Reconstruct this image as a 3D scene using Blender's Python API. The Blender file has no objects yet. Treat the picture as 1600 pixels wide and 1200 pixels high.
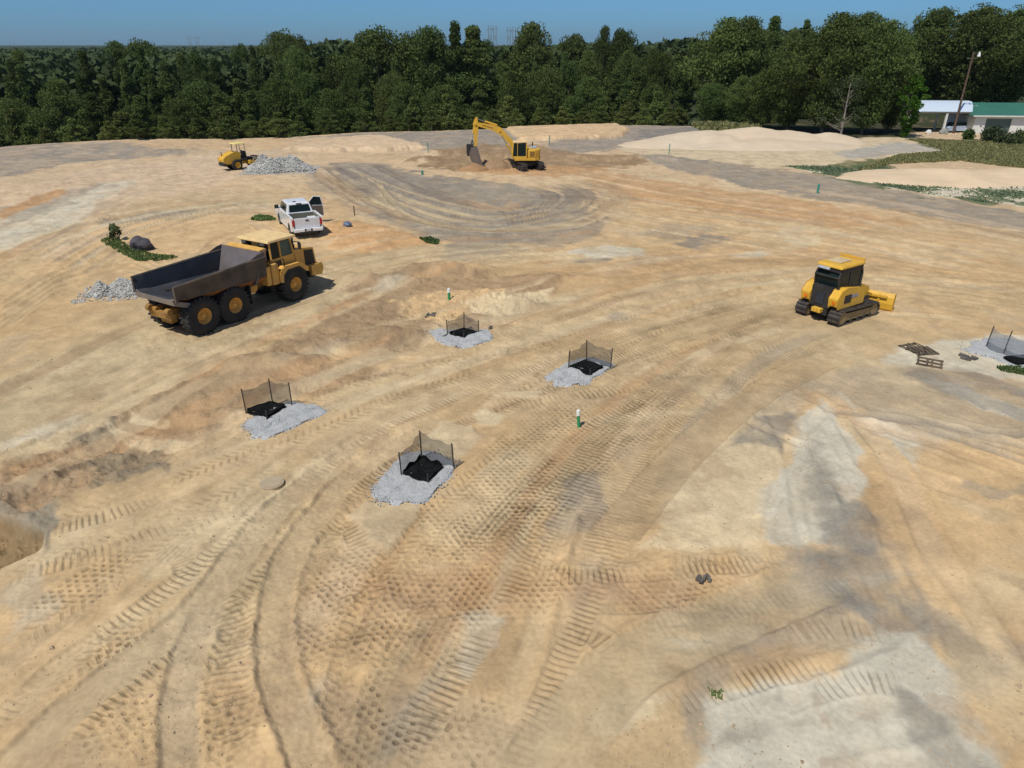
import bpy, math, random
import numpy as np
from mathutils import Vector, Matrix
R = math.radians
scene = bpy.context.scene
# ------------------------------------------------------------------ camera, sky, sun, exposure
H = 12.0; PITCH = R(25.5); F = 1111.0
cd = bpy.data.cameras.new("camera"); cam = bpy.data.objects.new("camera", cd)
scene.collection.objects.link(cam); scene.camera = cam
cd.sensor_width = 36; cd.lens = F/1600*36; cd.clip_start = 0.5; cd.clip_end = 30000
cam.location = (0, 0, H); cam.rotation_euler = (R(90)-PITCH, 0, 0)
SUN_EL = 59.0
sd = Vector((-0.6*math.cos(R(SUN_EL)), -0.8*math.cos(R(SUN_EL)), math.sin(R(SUN_EL))))   # towards the sun
sl = bpy.data.lights.new("sun", 'SUN'); sl.energy = 3.7; sl.angle = R(0.55); sl.color = (1, 0.94, 0.86)
so = bpy.data.objects.new("sun", sl); scene.collection.objects.link(so)
so.rotation_euler = sd.to_track_quat('Z', 'Y').to_euler()
world = bpy.data.worlds.new("World"); scene.world = world; world.use_nodes = True
wt = world.node_tree; wt.nodes.clear()
def wn(t, **k):
    n = wt.nodes.new(t)
    for a, b in k.items(): setattr(n, a, b)
    return n
sky = wn('ShaderNodeTexSky', sky_type='NISHITA', sun_disc=False, sun_elevation=R(SUN_EL), sun_rotation=math.atan2(sd.x, sd.y),
         altitude=100, air_density=1.0, dust_density=0.4, ozone_density=2.5)
bg = wn('ShaderNodeBackground'); bg.inputs[1].default_value = 0.075
tc = wn('ShaderNodeTexCoord'); sx = wn('ShaderNodeSeparateXYZ'); mr = wn('ShaderNodeMapRange')
mr.inputs[1].default_value = -0.02; mr.inputs[2].default_value = 0.35; mr.interpolation_type = 'SMOOTHSTEP'
mx = wn('ShaderNodeMix', data_type='RGBA', blend_type='MULTIPLY'); mc = wn('ShaderNodeMix', data_type='RGBA')
mc.inputs[6].default_value = (0.315, 0.70, 1.28, 1); mc.inputs[7].default_value = (0.9, 0.95, 1, 1)   # deep, dull blue low down
out = wn('ShaderNodeOutputWorld')
L = wt.links.new
L(tc.outputs['Generated'], sx.inputs[0]); L(sx.outputs[2], mr.inputs[0]); L(mr.outputs[0], mc.inputs[0])
mx.inputs[0].default_value = 1; L(sky.outputs[0], mx.inputs[6]); L(mc.outputs[2], mx.inputs[7])
L(mx.outputs[2], bg.inputs[0]); L(bg.outputs[0], out.inputs[0])
scene.view_settings.view_transform = 'Standard'; scene.view_settings.look = 'None'
scene.view_settings.exposure = 0.0; scene.view_settings.gamma = 1
scene.cycles.max_bounces = 6; scene.cycles.transparent_max_bounces = 12

# ------------------------------------------------------------------ helpers
C = scene.collection
def W(px, py, z=0.0):
    """photo pixel (1600 x 1200) -> point on the plane at height z"""
    u = px-800.0; v = py-600.0
    Z = F*math.sin(PITCH)+v*math.cos(PITCH); Y = F*math.cos(PITCH)-v*math.sin(PITCH)
    k = (H-z)/Z
    return (u*k, Y*k)
def px_of(x, y, z):
    yc = y*math.cos(PITCH)-(z-H)*math.sin(PITCH)
    zc = -y*math.sin(PITCH)-(z-H)*math.cos(PITCH)
    return 800+F*x/yc, 600+F*zc/yc
def z_for(x, y, py):
    """height at ground position (x, y) that shows at photo row py"""
    a = math.atan2(py-600, F)+PITCH
    return H-y*math.tan(a)
def tag(o, label=None, cat=None, group=None, kind=None):
    if label: o['label'] = label
    if cat: o['category'] = cat
    if group: o['group'] = group
    if kind: o['kind'] = kind
    return o
def empty(name, loc, rz=0.0, **k):
    o = bpy.data.objects.new(name, None); C.objects.link(o)
    o.empty_display_size = 0.3; o.location = loc; o.rotation_euler = (0, 0, rz)
    return tag(o, **k)
def mat(name, col, rough=0.6, metal=0.0, var=0.12, vs=3.0, dirt=0.0, dcol=(0.36, 0.27, 0.17), ds=2.0, bump=0.0, bs=20, trans=None, spec=0.35, coat=0):
    m = bpy.data.materials.new(name); m.use_nodes = True
    nt = m.node_tree; b = nt.nodes['Principled BSDF']; l = nt.links.new
    b.inputs['Roughness'].default_value = rough; b.inputs['Metallic'].default_value = metal
    b.inputs['Specular IOR Level'].default_value = spec
    if coat: b.inputs['Coat Weight'].default_value = coat
    t = nt.nodes.new('ShaderNodeTexCoord'); n = nt.nodes.new('ShaderNodeTexNoise'); n.inputs['Scale'].default_value = vs
    n.inputs['Detail'].default_value = 5; l(t.outputs['Object'], n.inputs['Vector'])
    r = nt.nodes.new('ShaderNodeMapRange'); r.inputs[1].default_value = .3; r.inputs[2].default_value = .7
    r.inputs[3].default_value = 1-var; r.inputs[4].default_value = 1+var; l(n.outputs[0], r.inputs[0])
    h = nt.nodes.new('ShaderNodeMix'); h.data_type = 'RGBA'; h.blend_type = 'MULTIPLY'; h.inputs[0].default_value = 1
    h.inputs[6].default_value = (*col, 1); l(r.outputs[0], h.inputs[7]); last = h.outputs[2]
    if dirt > 0:
        n2 = nt.nodes.new('ShaderNodeTexNoise'); n2.inputs['Scale'].default_value = ds; n2.inputs['Detail'].default_value = 7
        l(t.outputs['Object'], n2.inputs['Vector'])
        r2 = nt.nodes.new('ShaderNodeMapRange'); r2.inputs[1].default_value = .42; r2.inputs[2].default_value = .68
        r2.inputs[3].default_value = dirt*.25; r2.inputs[4].default_value = dirt; l(n2.outputs[0], r2.inputs[0])
        h2 = nt.nodes.new('ShaderNodeMix'); h2.data_type = 'RGBA'; l(r2.outputs[0], h2.inputs[0]); l(last, h2.inputs[6])
        h2.inputs[7].default_value = (*dcol, 1); last = h2.outputs[2]
        r3 = nt.nodes.new('ShaderNodeMapRange'); r3.inputs[3].default_value = rough; r3.inputs[4].default_value = .9
        l(r2.outputs[0], r3.inputs[0]); l(r3.outputs[0], b.inputs['Roughness'])
    l(last, b.inputs['Base Color'])
    if bump:
        n3 = nt.nodes.new('ShaderNodeTexNoise'); n3.inputs['Scale'].default_value = bs; n3.inputs['Detail'].default_value = 4
        l(t.outputs['Object'], n3.inputs['Vector']); bp = nt.nodes.new('ShaderNodeBump'); bp.inputs['Distance'].default_value = bump
        l(n3.outputs[0], bp.inputs['Height']); l(bp.outputs[0], b.inputs['Normal'])
    if trans is not None:
        tr = nt.nodes.new('ShaderNodeBsdfTransparent'); mxs = nt.nodes.new('ShaderNodeMixShader'); mxs.inputs[0].default_value = trans
        l(b.outputs[0], mxs.inputs[1]); l(tr.outputs[0], mxs.inputs[2]); l(mxs.outputs[0], nt.nodes['Material Output'].inputs[0])
    return m
def raw_mesh(name, V, Fc, m=None, parent=None, smooth=False):
    me = bpy.data.meshes.new(name); me.from_pydata([tuple(v) for v in V], [], [tuple(f) for f in Fc]); me.update()
    if smooth:
        me.polygons.foreach_set('use_smooth', [True]*len(me.polygons))
    o = bpy.data.objects.new(name, me); C.objects.link(o)
    if m: me.materials.append(m)
    if parent: o.parent = parent
    return o
def np_mesh(name, V, Q, m=None, parent=None, smooth=False, n=4):
    me = bpy.data.meshes.new(name)
    me.vertices.add(len(V)); me.vertices.foreach_set('co', np.asarray(V, np.float32).ravel())
    me.loops.add(len(Q)*n); me.loops.foreach_set('vertex_index', np.asarray(Q, np.int32).ravel())
    me.polygons.add(len(Q)); me.polygons.foreach_set('loop_start', np.arange(0, len(Q)*n, n, dtype=np.int32))
    me.polygons.foreach_set('loop_total', np.full(len(Q), n, np.int32))
    me.update(calc_edges=True)
    me.polygons.foreach_set('use_smooth', np.full(len(Q), smooth))
    if m: me.materials.append(m)
    o = bpy.data.objects.new(name, me); C.objects.link(o)
    if parent: o.parent = parent
    return o
class MB:
    def __init__(s): s.v = []; s.f = []
    def add(s, V, Fc, M=None):
        k = len(s.v); s.seg = getattr(s, 'seg', []); s.seg.append((k, len(s.f)))
        s.v += [tuple(M @ Vector(p)) if M else tuple(p) for p in V]; s.f += [tuple(i+k for i in f) for f in Fc]; return s
    def box(s, c, d, rot=None, taper=(1, 1)):
        a, b, e = d[0]/2, d[1]/2, d[2]/2; tx, ty = taper
        V = [(-a, -b, -e), (a, -b, -e), (a, b, -e), (-a, b, -e), (-a*tx, -b*ty, e), (a*tx, -b*ty, e), (a*tx, b*ty, e), (-a*tx, b*ty, e)]
        M = Matrix.Translation(c)
        if rot: M = M @ Matrix.Rotation(rot[1], 4, rot[0])
        return s.add(V, [(3, 2, 1, 0), (4, 5, 6, 7), (0, 1, 5, 4), (1, 2, 6, 5), (2, 3, 7, 6), (3, 0, 4, 7)], M)
    def cyl(s, p0, p1, r0, r1=None, n=12):
        r1 = r0 if r1 is None else r1
        p0 = Vector(p0); p1 = Vector(p1); q = (p1-p0).to_track_quat('Z', 'Y').to_matrix().to_4x4(); Ln = (p1-p0).length
        V = [(r0*math.cos(2*math.pi*i/n), r0*math.sin(2*math.pi*i/n), 0) for i in range(n)]+[(r1*math.cos(2*math.pi*i/n), r1*math.sin(2*math.pi*i/n), Ln) for i in range(n)]
        Fc = [(i, (i+1) % n, n+(i+1) % n, n+i) for i in range(n)]+[tuple(range(n-1, -1, -1)), tuple(range(n, 2*n))]
        return s.add(V, Fc, Matrix.Translation(p0) @ q)
    def tube(s, pts, r, n=8):
        for i in range(len(pts)-1):
            a = r[i] if isinstance(r, (list, tuple)) else r; b = r[i+1] if isinstance(r, (list, tuple)) else r
            s.cyl(pts[i], pts[i+1], a, b, n)
        return s
    def prism(s, poly, y0, y1):
        """polygon in the x-z plane pushed from y0 to y1"""
        n = len(poly)
        ar = sum(poly[i][0]*poly[(i+1) % n][1]-poly[(i+1) % n][0]*poly[i][1] for i in range(n))
        if ar < 0: poly = poly[::-1]
        V = [(x, y0, z) for x, z in poly]+[(x, y1, z) for x, z in poly]
        Fc = [(i, n+i, n+(i+1) % n, (i+1) % n)[::-1] for i in range(n)]+[tuple(range(n)), tuple(range(2*n-1, n-1, -1))]
        return s.add(V, Fc)
    def lathe(s, prof, c, n=32, axis='y'):
        """profile (radius, offset along the axis) round an axis through c"""
        V = []; Fc = []; k = len(prof)
        for i in range(n):
            a = 2*math.pi*i/n; ca, sa = math.cos(a), math.sin(a)
            for r, o in prof:
                V.append((c[0]+r*ca, c[1]+o, c[2]+r*sa) if axis == 'y' else (c[0]+r*ca, c[1]+r*sa, c[2]+o))
        for i in range(n):
            for j in range(k-1):
                a = i*k+j; b = ((i+1) % n)*k+j
                Fc.append((a, b, b+1, a+1))
        return s.add(V, Fc)
    def halves(s, name, m, parent=None, bevel=0.0):
        """one object for the pieces on the left, one for those on the right"""
        L_, R_ = MB(), MB(); e = s.seg+[(len(s.v), len(s.f))]
        for (a, fa), (b, fb2) in zip(e[:-1], e[1:]):
            V = s.v[a:b]; t = L_ if sum(p[1] for p in V) > 0 else R_
            t.add(V, [tuple(i-a for i in f) for f in s.f[fa:fb2]])
        return [t.build(name, m, parent, bevel) for t in (L_, R_)]
    def build(s, name, m, parent=None, bevel=0.0, smooth=False, **k):
        o = raw_mesh(name, s.v, s.f, m, parent, smooth)
        if bevel:
            b = o.modifiers.new('bevel', 'BEVEL'); b.width = bevel; b.segments = 2; b.limit_method = 'ANGLE'; b.angle_limit = R(35)
        return tag(o, **k)
def copy_tree(o, parent=None, name=None):
    c = o.copy(); C.objects.link(c); c.parent = parent
    for ch in list(o.children): copy_tree(ch, c)
    return c

# ------------------------------------------------------------------ noise
def _h(ix, iy, seed):
    h = (ix.astype(np.int64)*374761393+iy.astype(np.int64)*668265263+seed*982451653) & 0xFFFFFFFF
    h = ((h ^ (h >> 13))*1274126177) & 0xFFFFFFFF
    return ((h ^ (h >> 16)) & 0xFFFF).astype(np.float32)/65535.0
def vn(x, y, seed=0):
    """value noise 0..1"""
    ix = np.floor(x); iy = np.floor(y); fx = (x-ix).astype(np.float32); fy = (y-iy).astype(np.float32)
    fx = fx*fx*(3-2*fx); fy = fy*fy*(3-2*fy)
    a = _h(ix, iy, seed); b = _h(ix+1, iy, seed); c = _h(ix, iy+1, seed); d = _h(ix+1, iy+1, seed)
    return (a+(b-a)*fx)*(1-fy)+(c+(d-c)*fx)*fy
def fbm(x, y, seed=0, o=4, g=0.5):
    t = 0; a = 1; s = 0
    ca, sa = 0.8, 0.6
    for i in range(o):
        t = t+a*vn(x, y, seed+i*17); s += a; a *= g
        x, y = (ca*x-sa*y)*2.03+5.3, (sa*x+ca*y)*2.03+1.7
    return t/s
def sstep(a, b, x):
    t = np.clip((x-a)/(b-a), 0, 1); return t*t*(3-2*t)
# ------------------------------------------------------------------ ground: one sheet, polar grid, real relief, soil colours as an attribute
def make_axes():
    r = [5.0]
    while r[-1] < 150:
        q = r[-1]; r.append(q+min(max(q*q+H*H, 1)/(H*F)*1.0*1.0, 0.26))
    while r[-1] < 9000: r.append(r[-1]*1.035)
    t = list(np.linspace(-54, 54, 1950)*math.pi/180)
    t2 = list(np.linspace(54, 306, 90)[1:-1]*math.pi/180)
    return np.array([0.5, 2.0]+r), np.array(t+t2)
RR, TT = make_axes()
NR, NT = len(RR), len(TT)
GX = (RR[:, None]*np.sin(TT)[None, :]).astype(np.float64); GY = (RR[:, None]*np.cos(TT)[None, :]).astype(np.float64)
NDENSE = 1950
# pad edge: beyond it the ground falls to the woodland floor
EDGE = [W(-700, 300), W(-200, 250), W(0, 233), W(100, 226), W(200, 221), W(350, 218.5), W(450, 215), W(560, 209), W(700, 205), W(850, 199), W(1000, 197), W(1110, 201), (48, 128), (70, 150), (120, 190)]
def edge_y(x):
    ex = np.array([e[0] for e in EDGE]); ey = np.array([e[1] for e in EDGE]); return np.interp(x, ex, ey, left=ey[0]-40, right=ey[-1])
ex_ = (GY-edge_y(GX))
drop = sstep(0, 26, ex_)*7.0
Zg = -drop*(1-sstep(30, 60, GX))
Zb = (fbm(GX*0.035, GY*0.035, 3, 3)-0.5)*0.9*(1-sstep(100, 200, np.hypot(GX, GY)))
Zb *= sstep(10, 60, np.hypot(GX, GY))*0.7+0.15
Zg = Zg+Zb
fine = (RR < 160)
nf = int(fine.sum())                       # detail only on the rows and columns that are dense
X = GX[:nf, :NDENSE]; Y = GY[:nf, :NDENSE]
Z = Zg[:nf, :NDENSE].copy(); D = np.zeros_like(Z)      # D: detail relief
dist = np.hypot(X, Y)
lin = lambda *c: np.array(c, np.float32)
SAND = lin(.50, .36, .205); PALE = lin(.55, .455, .305); WHITE = lin(.53, .49, .395); ORANGE = lin(.55, .395, .225); DOR = lin(.43, .265, .14)
GREY = lin(.285, .25, .205); DGREY = lin(.20, .19, .175); BROWN = lin(.29, .205, .13); KHAKI = lin(.45, .365, .235); PINK = lin(.54, .42, .295)
GREEN = lin(.055, .085, .03); MOSS = lin(.12, .13, .06)
n1 = fbm(X*0.11, Y*0.11, 11, 4); n2 = fbm(X*0.5, Y*0.5, 21, 4); n3 = fbm(X*0.23+9, Y*0.23, 31, 4); n4 = fbm(X*3.1, Y*3.1, 41, 3)
n6 = fbm(X*.9+31, Y*.9+13, 161, 5, .6)
COL = np.empty(X.shape+(3,), np.float32); COL[:] = SAND
def blend(mask, col):
    global COL
    COL += mask[..., None].astype(np.float32)*(np.asarray(col, np.float32)-COL)
blend(sstep(.50, .68, n1)*.55, ORANGE); blend(sstep(.52, .30, n1)*.45, KHAKI); blend(sstep(.55, .72, n3)*.5, PALE)
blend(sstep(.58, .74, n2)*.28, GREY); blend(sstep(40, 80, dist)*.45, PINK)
wx = (fbm(X*0.7, Y*0.7, 51, 4)-.5)*2; wy = (fbm(X*0.7, Y*0.7, 61, 4)-.5)*2
def rng(x0, x1, y0, y1):
    """row/column ranges of the grid that cover a box"""
    cx = np.array([x0, x1, x0, x1]); cy = np.array([y0, y0, y1, y1])
    rr = np.hypot(cx, cy); tt = np.arctan2(cx, cy)
    rmin = rr.min()
    if x0 < 0 < x1: rmin = min(abs(y0), rmin)
    i0 = max(np.searchsorted(RR, rmin*0.995)-1, 0); i1 = min(np.searchsorted(RR, rr.max())+1, nf)
    j0 = max(np.searchsorted(TT[:NDENSE], tt.min())-1, 0); j1 = min(np.searchsorted(TT[:NDENSE], tt.max())+1, NDENSE)
    return slice(i0, i1), slice(j0, j1)
def poly_sd(pts, soft, warp, world=False):
    P = np.array(pts if world else [W(*p) for p in pts]); m = soft+warp+.3
    sl_ = rng(P[:, 0].min()-m, P[:, 0].max()+m, max(P[:, 1].min()-m, .5), P[:, 1].max()+m)
    x = X[sl_]+wx[sl_]*warp; y = Y[sl_]+wy[sl_]*warp
    d = np.full(x.shape, 1e9); ins = np.zeros(x.shape, bool)
    for i in range(len(P)):
        a = P[i]; b = P[(i+1) % len(P)]; e = b-a
        t = np.clip(((x-a[0])*e[0]+(y-a[1])*e[1])/(e@e+1e-9), 0, 1)
        d = np.minimum(d, (x-a[0]-t*e[0])**2+(y-a[1]-t*e[1])**2)
        c = ((a[1] > y) != (b[1] > y))
        with np.errstate(divide='ignore', invalid='ignore'):
            ins ^= c & (x < (b[0]-a[0])*(y-a[1])/(b[1]-a[1]+1e-12)+a[0])
    d = np.sqrt(d); return sl_, np.where(ins, -d, d)
def patch(col, al, soft, warp, pts, dz=0.0, rough=0.0, brk=0.0):
    soft *= .6; al = min(al*1.4, 1)
    sl_, d = poly_sd(pts, soft, warp)
    d = d+(n2[sl_]-.5)*soft*1.6+(n4[sl_]-.5)*min(soft, .35)*1.2
    m = sstep(soft*.8, -soft*.8, d)*al
    m = m*(1-.28*sstep(.50, .66, n6[sl_]))*(.86+.24*n3[sl_])
    if brk: m = m*(1-brk*sstep(.42, .62, n2[sl_]))
    c = COL[sl_]; c += m[..., None].astype(np.float32)*(col-c)
    if dz: Z[sl_] += dz*sstep(soft, -soft*2, d)
    if rough: D[sl_] += m*rough*.6*(fbm(X[sl_]*2.2, Y[sl_]*2.2, 71, 4)-.5)
def spline(pts, step=0.6, world=False):
    P = [np.array(p if world else W(*p), float) for p in pts]; P = [2*P[0]-P[1]]+P+[2*P[-1]-P[-2]]; o = []
    for i in range(1, len(P)-2):
        n = max(2, int(np.linalg.norm(P[i+1]-P[i])/step))
        for k in range(n):
            t = k/n; a, b, c, d = P[i-1], P[i], P[i+1], P[i+2]
            o.append(.5*((2*b)+(-a+c)*t+(2*a-5*b+4*c-d)*t*t+(-a+3*b-3*c+d)*t**3))
    o.append(P[-2]); return np.array(o)
def st_field(P, w):
    """along / across coordinates near a polyline"""
    sl_ = rng(P[:, 0].min()-w, P[:, 0].max()+w, max(P[:, 1].min()-w, .5), P[:, 1].max()+w)
    i0, j0 = sl_[0].start, sl_[1].start; shp = X[sl_].shape
    best = np.full(shp, 1e9); S = np.zeros(shp); T = np.full(shp, 99.0); acc = 0.0
    for k in range(len(P)-1):
        a, b = P[k], P[k+1]; e = b-a; ln = math.hypot(*e)
        if ln < 1e-6: continue
        s2 = rng(min(a[0], b[0])-w, max(a[0], b[0])+w, max(min(a[1], b[1])-w, .5), max(a[1], b[1])+w)
        q = (slice(max(s2[0].start-i0, 0), max(min(s2[0].stop-i0, shp[0]), 0)), slice(max(s2[1].start-j0, 0), max(min(s2[1].stop-j0, shp[1]), 0)))
        x = X[sl_][q]-a[0]; y = Y[sl_][q]-a[1]
        if x.size == 0: acc += ln; continue
        t = np.clip((x*e[0]+y*e[1])/(ln*ln), 0, 1); dx = x-t*e[0]; dy = y-t*e[1]; d = dx*dx+dy*dy
        bt = best[q]; u = d < bt
        bt[u] = d[u]; S[q][u] = (acc+t*ln)[u]; T[q][u] = (np.sign(e[0]*y-e[1]*x)*np.sqrt(d))[u]
        acc += ln
    return sl_, S, T, acc
def ends(S, tot, f): f = f*1.5; return sstep(0, f, S)*sstep(tot, tot-f, S)
def swath(col, al, w, pts, streak=.5, dz=0.0, soft=1.0, sf=2.6, scol=None, relief=.035):
    P = spline(pts, 1.2); sl_, S, T, tot = st_field(P, w/2+soft)
    m = sstep(w/2+soft, w/2-soft, np.abs(T)+wx[sl_]*soft*.5)*ends(S, tot, soft*3)
    k = fbm(S*.12+3, T*sf, 81, 3)
    c = COL[sl_]; c += (m*al)[..., None].astype(np.float32)*(col-c)
    k2 = sstep(.45, .62, k)*m*streak; c += k2[..., None].astype(np.float32)*((scol if scol is not None else c*.80)-c)
    D[sl_] += m*relief*(k-.5)*2; Z[sl_] += dz*m
def rut(w, pts, depth=.05, lip=.035, col=None, al=.5, clear=.9, line=0.0):
    P = spline(pts); sl_, S, T, tot = st_field(P, w+.35)
    e = ends(S, tot, .8); T = T+(n4[sl_]-.5)*.06; a = np.abs(T)
    m = sstep(w/2+.08, w/2-.06, a)*e
    D[sl_] = D[sl_]*(1-m*clear)-depth*m+lip*np.exp(-((a-w/2-.10)/.10)**2)*e*(.5+n2[sl_])
    if col is not None: c = COL[sl_]; c += (m*al)[..., None].astype(np.float32)*(col-c)
def tread(kind, pts, w=None, gauge=0.0, depth=.05, pitch=.25, col=None, al=.25, clear=.8, fade=.5, seed=5):
    P = spline(pts)
    w = w or {'pad': 2.1, 'tyre': .62, 'cleat': .55}[kind]
    sl_, S, T0, tot = st_field(P, gauge/2+w/2+.3)
    e = ends(S, tot, 1.2)
    wear = 1-fade*sstep(.40, .6, fbm(X[sl_]*.9, Y[sl_]*.9, 91+seed, 3))
    for off in ([-gauge/2, gauge/2] if gauge else [0.0]):
        T = T0-off; a = np.abs(T)
        a = a+(n2[sl_]-.5)*.12; m = sstep(w/2+.10, w/2-.10, a)*e*sstep(.26, .50, fbm(X[sl_]*.55+seed, Y[sl_]*.55, 95, 3))
        if kind == 'pad':
            row = np.floor(T/(pitch*.92)); ss = S/pitch+.5*(row % 2)+ (n4[sl_]-.5)*.35; tt = T/(pitch*.92)+(n4[sl_]-.5)*.25
            q = ((ss-np.floor(ss)-.5)**2+((tt-np.floor(tt)-.5)*.85)**2)
            hj = _h(np.floor(ss), row, seed); q = q+(n4[sl_]-.5)*.09+(hj-.5)*.05; g = -sstep(.125, .03, q)*(.35+.9*hj)
        elif kind == 'tyre':
            ss = (S+.55*a*(1 if seed % 2 else -1))/pitch+.5*(T > 0); fr = ss-np.floor(ss)
            g = -sstep(.06, .16, fr)*sstep(.56, .46, fr)*sstep(.03, .07, a)
        else:
            ss = S/pitch+(n2[sl_]-.5)*.8; fr = ss-np.floor(ss)
            g = -sstep(0, .18, fr)*sstep(.52, .36, fr)
        D[sl_] = D[sl_]*(1-m*clear)+m*(depth*g*wear-.012)
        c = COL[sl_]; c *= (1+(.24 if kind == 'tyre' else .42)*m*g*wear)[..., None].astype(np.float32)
        lipm = np.exp(-((a-w/2-.07)/.06)**2)*e*(.2+.8*n2[sl_]); D[sl_] += .02*lipm
        if col is not None: c = COL[sl_]; c += (m*al)[..., None].astype(np.float32)*(col-c)
def mound(cx, cy, rx, ry, h, rot=0.0, world=False, pw=1.0, n=.25):
    x0, y0 = (cx, cy) if world else W(cx, cy)
    m = max(rx, ry)*1.3; sl_ = rng(x0-m, x0+m, max(y0-m, .5), y0+m)
    x = X[sl_]-x0+wx[sl_]*n*rx; y = Y[sl_]-y0+wy[sl_]*n*ry; c, s = math.cos(rot), math.sin(rot)
    q = np.hypot((x*c+y*s)/rx, (-x*s+y*c)/ry); Z[sl_] += h*sstep(1, 0, q)**pw

# --- traffic flow: wide swaths with streaks along them
swath(KHAKI, .6, 6.5, [(-250, 720), (0, 650), (170, 580), (300, 525), (440, 470), (560, 425), (700, 400), (880, 380)], streak=.55, sf=1.8)
swath(SAND, .6, 5.0, [(-100, 860), (100, 780), (300, 700), (500, 620), (700, 560), (900, 500), (1080, 450), (1250, 430)], streak=.55, sf=2.2)
swath(KHAKI, .3, 9.0, [(0, 470), (60, 420), (150, 370), (280, 330), (420, 318), (520, 330)], streak=.55, sf=1.4, relief=.07)
swath(PINK, .3, 8.0, [(0, 400), (100, 335), (220, 285), (330, 265)], streak=.6, sf=1.4, scol=lin(.36, .30, .235), relief=.08)
swath(SAND, .3, 14.0, [(1750, 470), (1600, 420), (1450, 390), (1300, 370), (1100, 340), (900, 300), (820, 280)], streak=.5, sf=1.2)
swath(SAND, .3, 10.0, [(1750, 500), (1600, 450), (1430, 430), (1250, 440), (1100, 470), (950, 530)], streak=.5, sf=1.6)
swath(KHAKI, .35, 7.0, [(1350, 470), (1200, 520), (1080, 600), (980, 700), (900, 850)], streak=.55, sf=2.4)
swath(SAND, .3, 5.5, [(440, 900), (620, 700), (800, 600), (1000, 520), (1200, 470), (1400, 440)], streak=.45, sf=2.5)
swath(KHAKI, .35, 4.0, [(-100, 820), (120, 700), (330, 600), (470, 560), (600, 590), (700, 600)], streak=.4, sf=2.5)
swath(KHAKI, .5, 3.5, [(0, 1230), (180, 1040), (320, 930), (440, 800), (560, 700)], streak=.4, sf=3)
swath(SAND, .4, 3.6, [(900, 1250), (960, 1060), (1040, 980), (1160, 930)], streak=.25, sf=3)
# --- broad soil colours and forms, far to near (photo pixels projected on the pad)
patch(GREY, .75, 2, 3, [(-300, 260), (0, 232), (200, 222), (350, 226), (290, 243), (120, 256), (0, 278), (-200, 310)], brk=.3)
patch(PINK, .7, 2, 3, [(0, 300), (110, 268), (350, 240), (420, 250), (330, 300), (110, 322), (0, 345)], brk=.3)
patch(ORANGE, .6, 1.5, 3, [(190, 222), (360, 218), (460, 216), (430, 232), (250, 238)])
patch(GREY, .85, 1.5, 2, [(470, 215), (560, 209), (700, 205), (800, 200), (830, 205), (800, 232), (720, 240), (668, 236), (640, 225), (560, 214)])
patch(lin(.58, .44, .29), .95, .7, 1.0, [(450, 233), (555, 217), (600, 215), (660, 228), (672, 233), (600, 237), (500, 239)], dz=.5)
patch(GREY, .8, 1.5, 2, [(970, 196), (1100, 199), (1190, 205), (1060, 222), (1000, 232), (860, 243), (850, 225)])
patch(DGREY, .6, 1, 2, [(1000, 203), (1100, 201), (1150, 206), (1080, 216), (1000, 220)], rough=.5)
patch(lin(.60, .43, .25), 1, .5, .6, [(790, 203), (860, 200), (965, 198), (984, 206), (974, 216), (880, 221), (815, 222)], dz=.5)
patch(lin(.27, .19, .115), .9, 1.5, 2.5, [(650, 252), (700, 232), (760, 225), (810, 232), (900, 240), (1010, 248), (1020, 258), (880, 268), (740, 268), (660, 262)], rough=.35)
patch(DOR, .6, 1, 2, [(715, 262), (850, 258), (960, 262), (880, 275), (740, 272)], rough=.2)
patch(GREY, .8, 1.2, 2.0, [(515, 252), (600, 256), (660, 272), (790, 286), (885, 300), (912, 318), (880, 345), (800, 378), (690, 378), (610, 345), (550, 300)])
patch(DGREY, .35, 1.0, 2, [(530, 262), (640, 270), (720, 290), (650, 310), (570, 300)])
patch(WHITE, .75, .8, 2, [(-60, 350), (0, 335), (90, 315), (170, 285), (220, 280), (150, 322), (60, 365), (0, 395), (-60, 410)], brk=.4)
patch(GREY, .45, .8, 1.5, [(0, 330), (120, 300), (160, 288), (130, 310), (0, 360)])
patch(DOR, .7, .4, .6, [(0, 346), (50, 326), (110, 303), (100, 300), (50, 314), (0, 332)])
patch(WHITE, .8, .5, 1.2, [(-40, 375), (40, 352), (150, 318), (150, 335), (60, 370), (0, 400)], brk=.3)
patch(KHAKI, .8, .8, 1, [(150, 350), (250, 325), (420, 312), (440, 320), (300, 338), (200, 358)])
patch(GREY, .6, .4, .8, [(150, 348), (220, 333), (330, 328), (300, 334), (200, 350)])
patch(ORANGE, .55, 1, 2, [(165, 352), (440, 335), (560, 348), (665, 380), (560, 388), (400, 390), (350, 380), (250, 420), (100, 440), (40, 430)])
patch(lin(.50, .315, .165), .85, .5, .8, [(505, 350), (560, 345), (640, 366), (672, 383), (560, 398), (520, 385)], dz=.15, rough=.2)
patch(GREY, .55, 1, 1.6, [(690, 372), (900, 330), (960, 340), (940, 370), (820, 395), (700, 405)], brk=.3)
patch(DOR, .5, 1.2, 2, [(880, 262), (1100, 290), (1250, 312), (1420, 345), (1300, 352), (1100, 332), (950, 300)])
patch(GREY, .75, 1, 1.5, [(980, 240), (1060, 246), (1250, 272), (1420, 298), (1700, 345), (1700, 375), (1400, 330), (1200, 298), (1040, 262)])
patch(PALE, .9, .9, 1.5, [(960, 235), (1050, 216), (1340, 213), (1430, 213), (1530, 232), (1420, 242), (1300, 264), (1180, 264), (1040, 244)])
patch(lin(.38, .36, .31), .8, .8, 1.2, [(1300, 240), (1400, 222), (1520, 228), (1440, 236), (1330, 250)])
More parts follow.
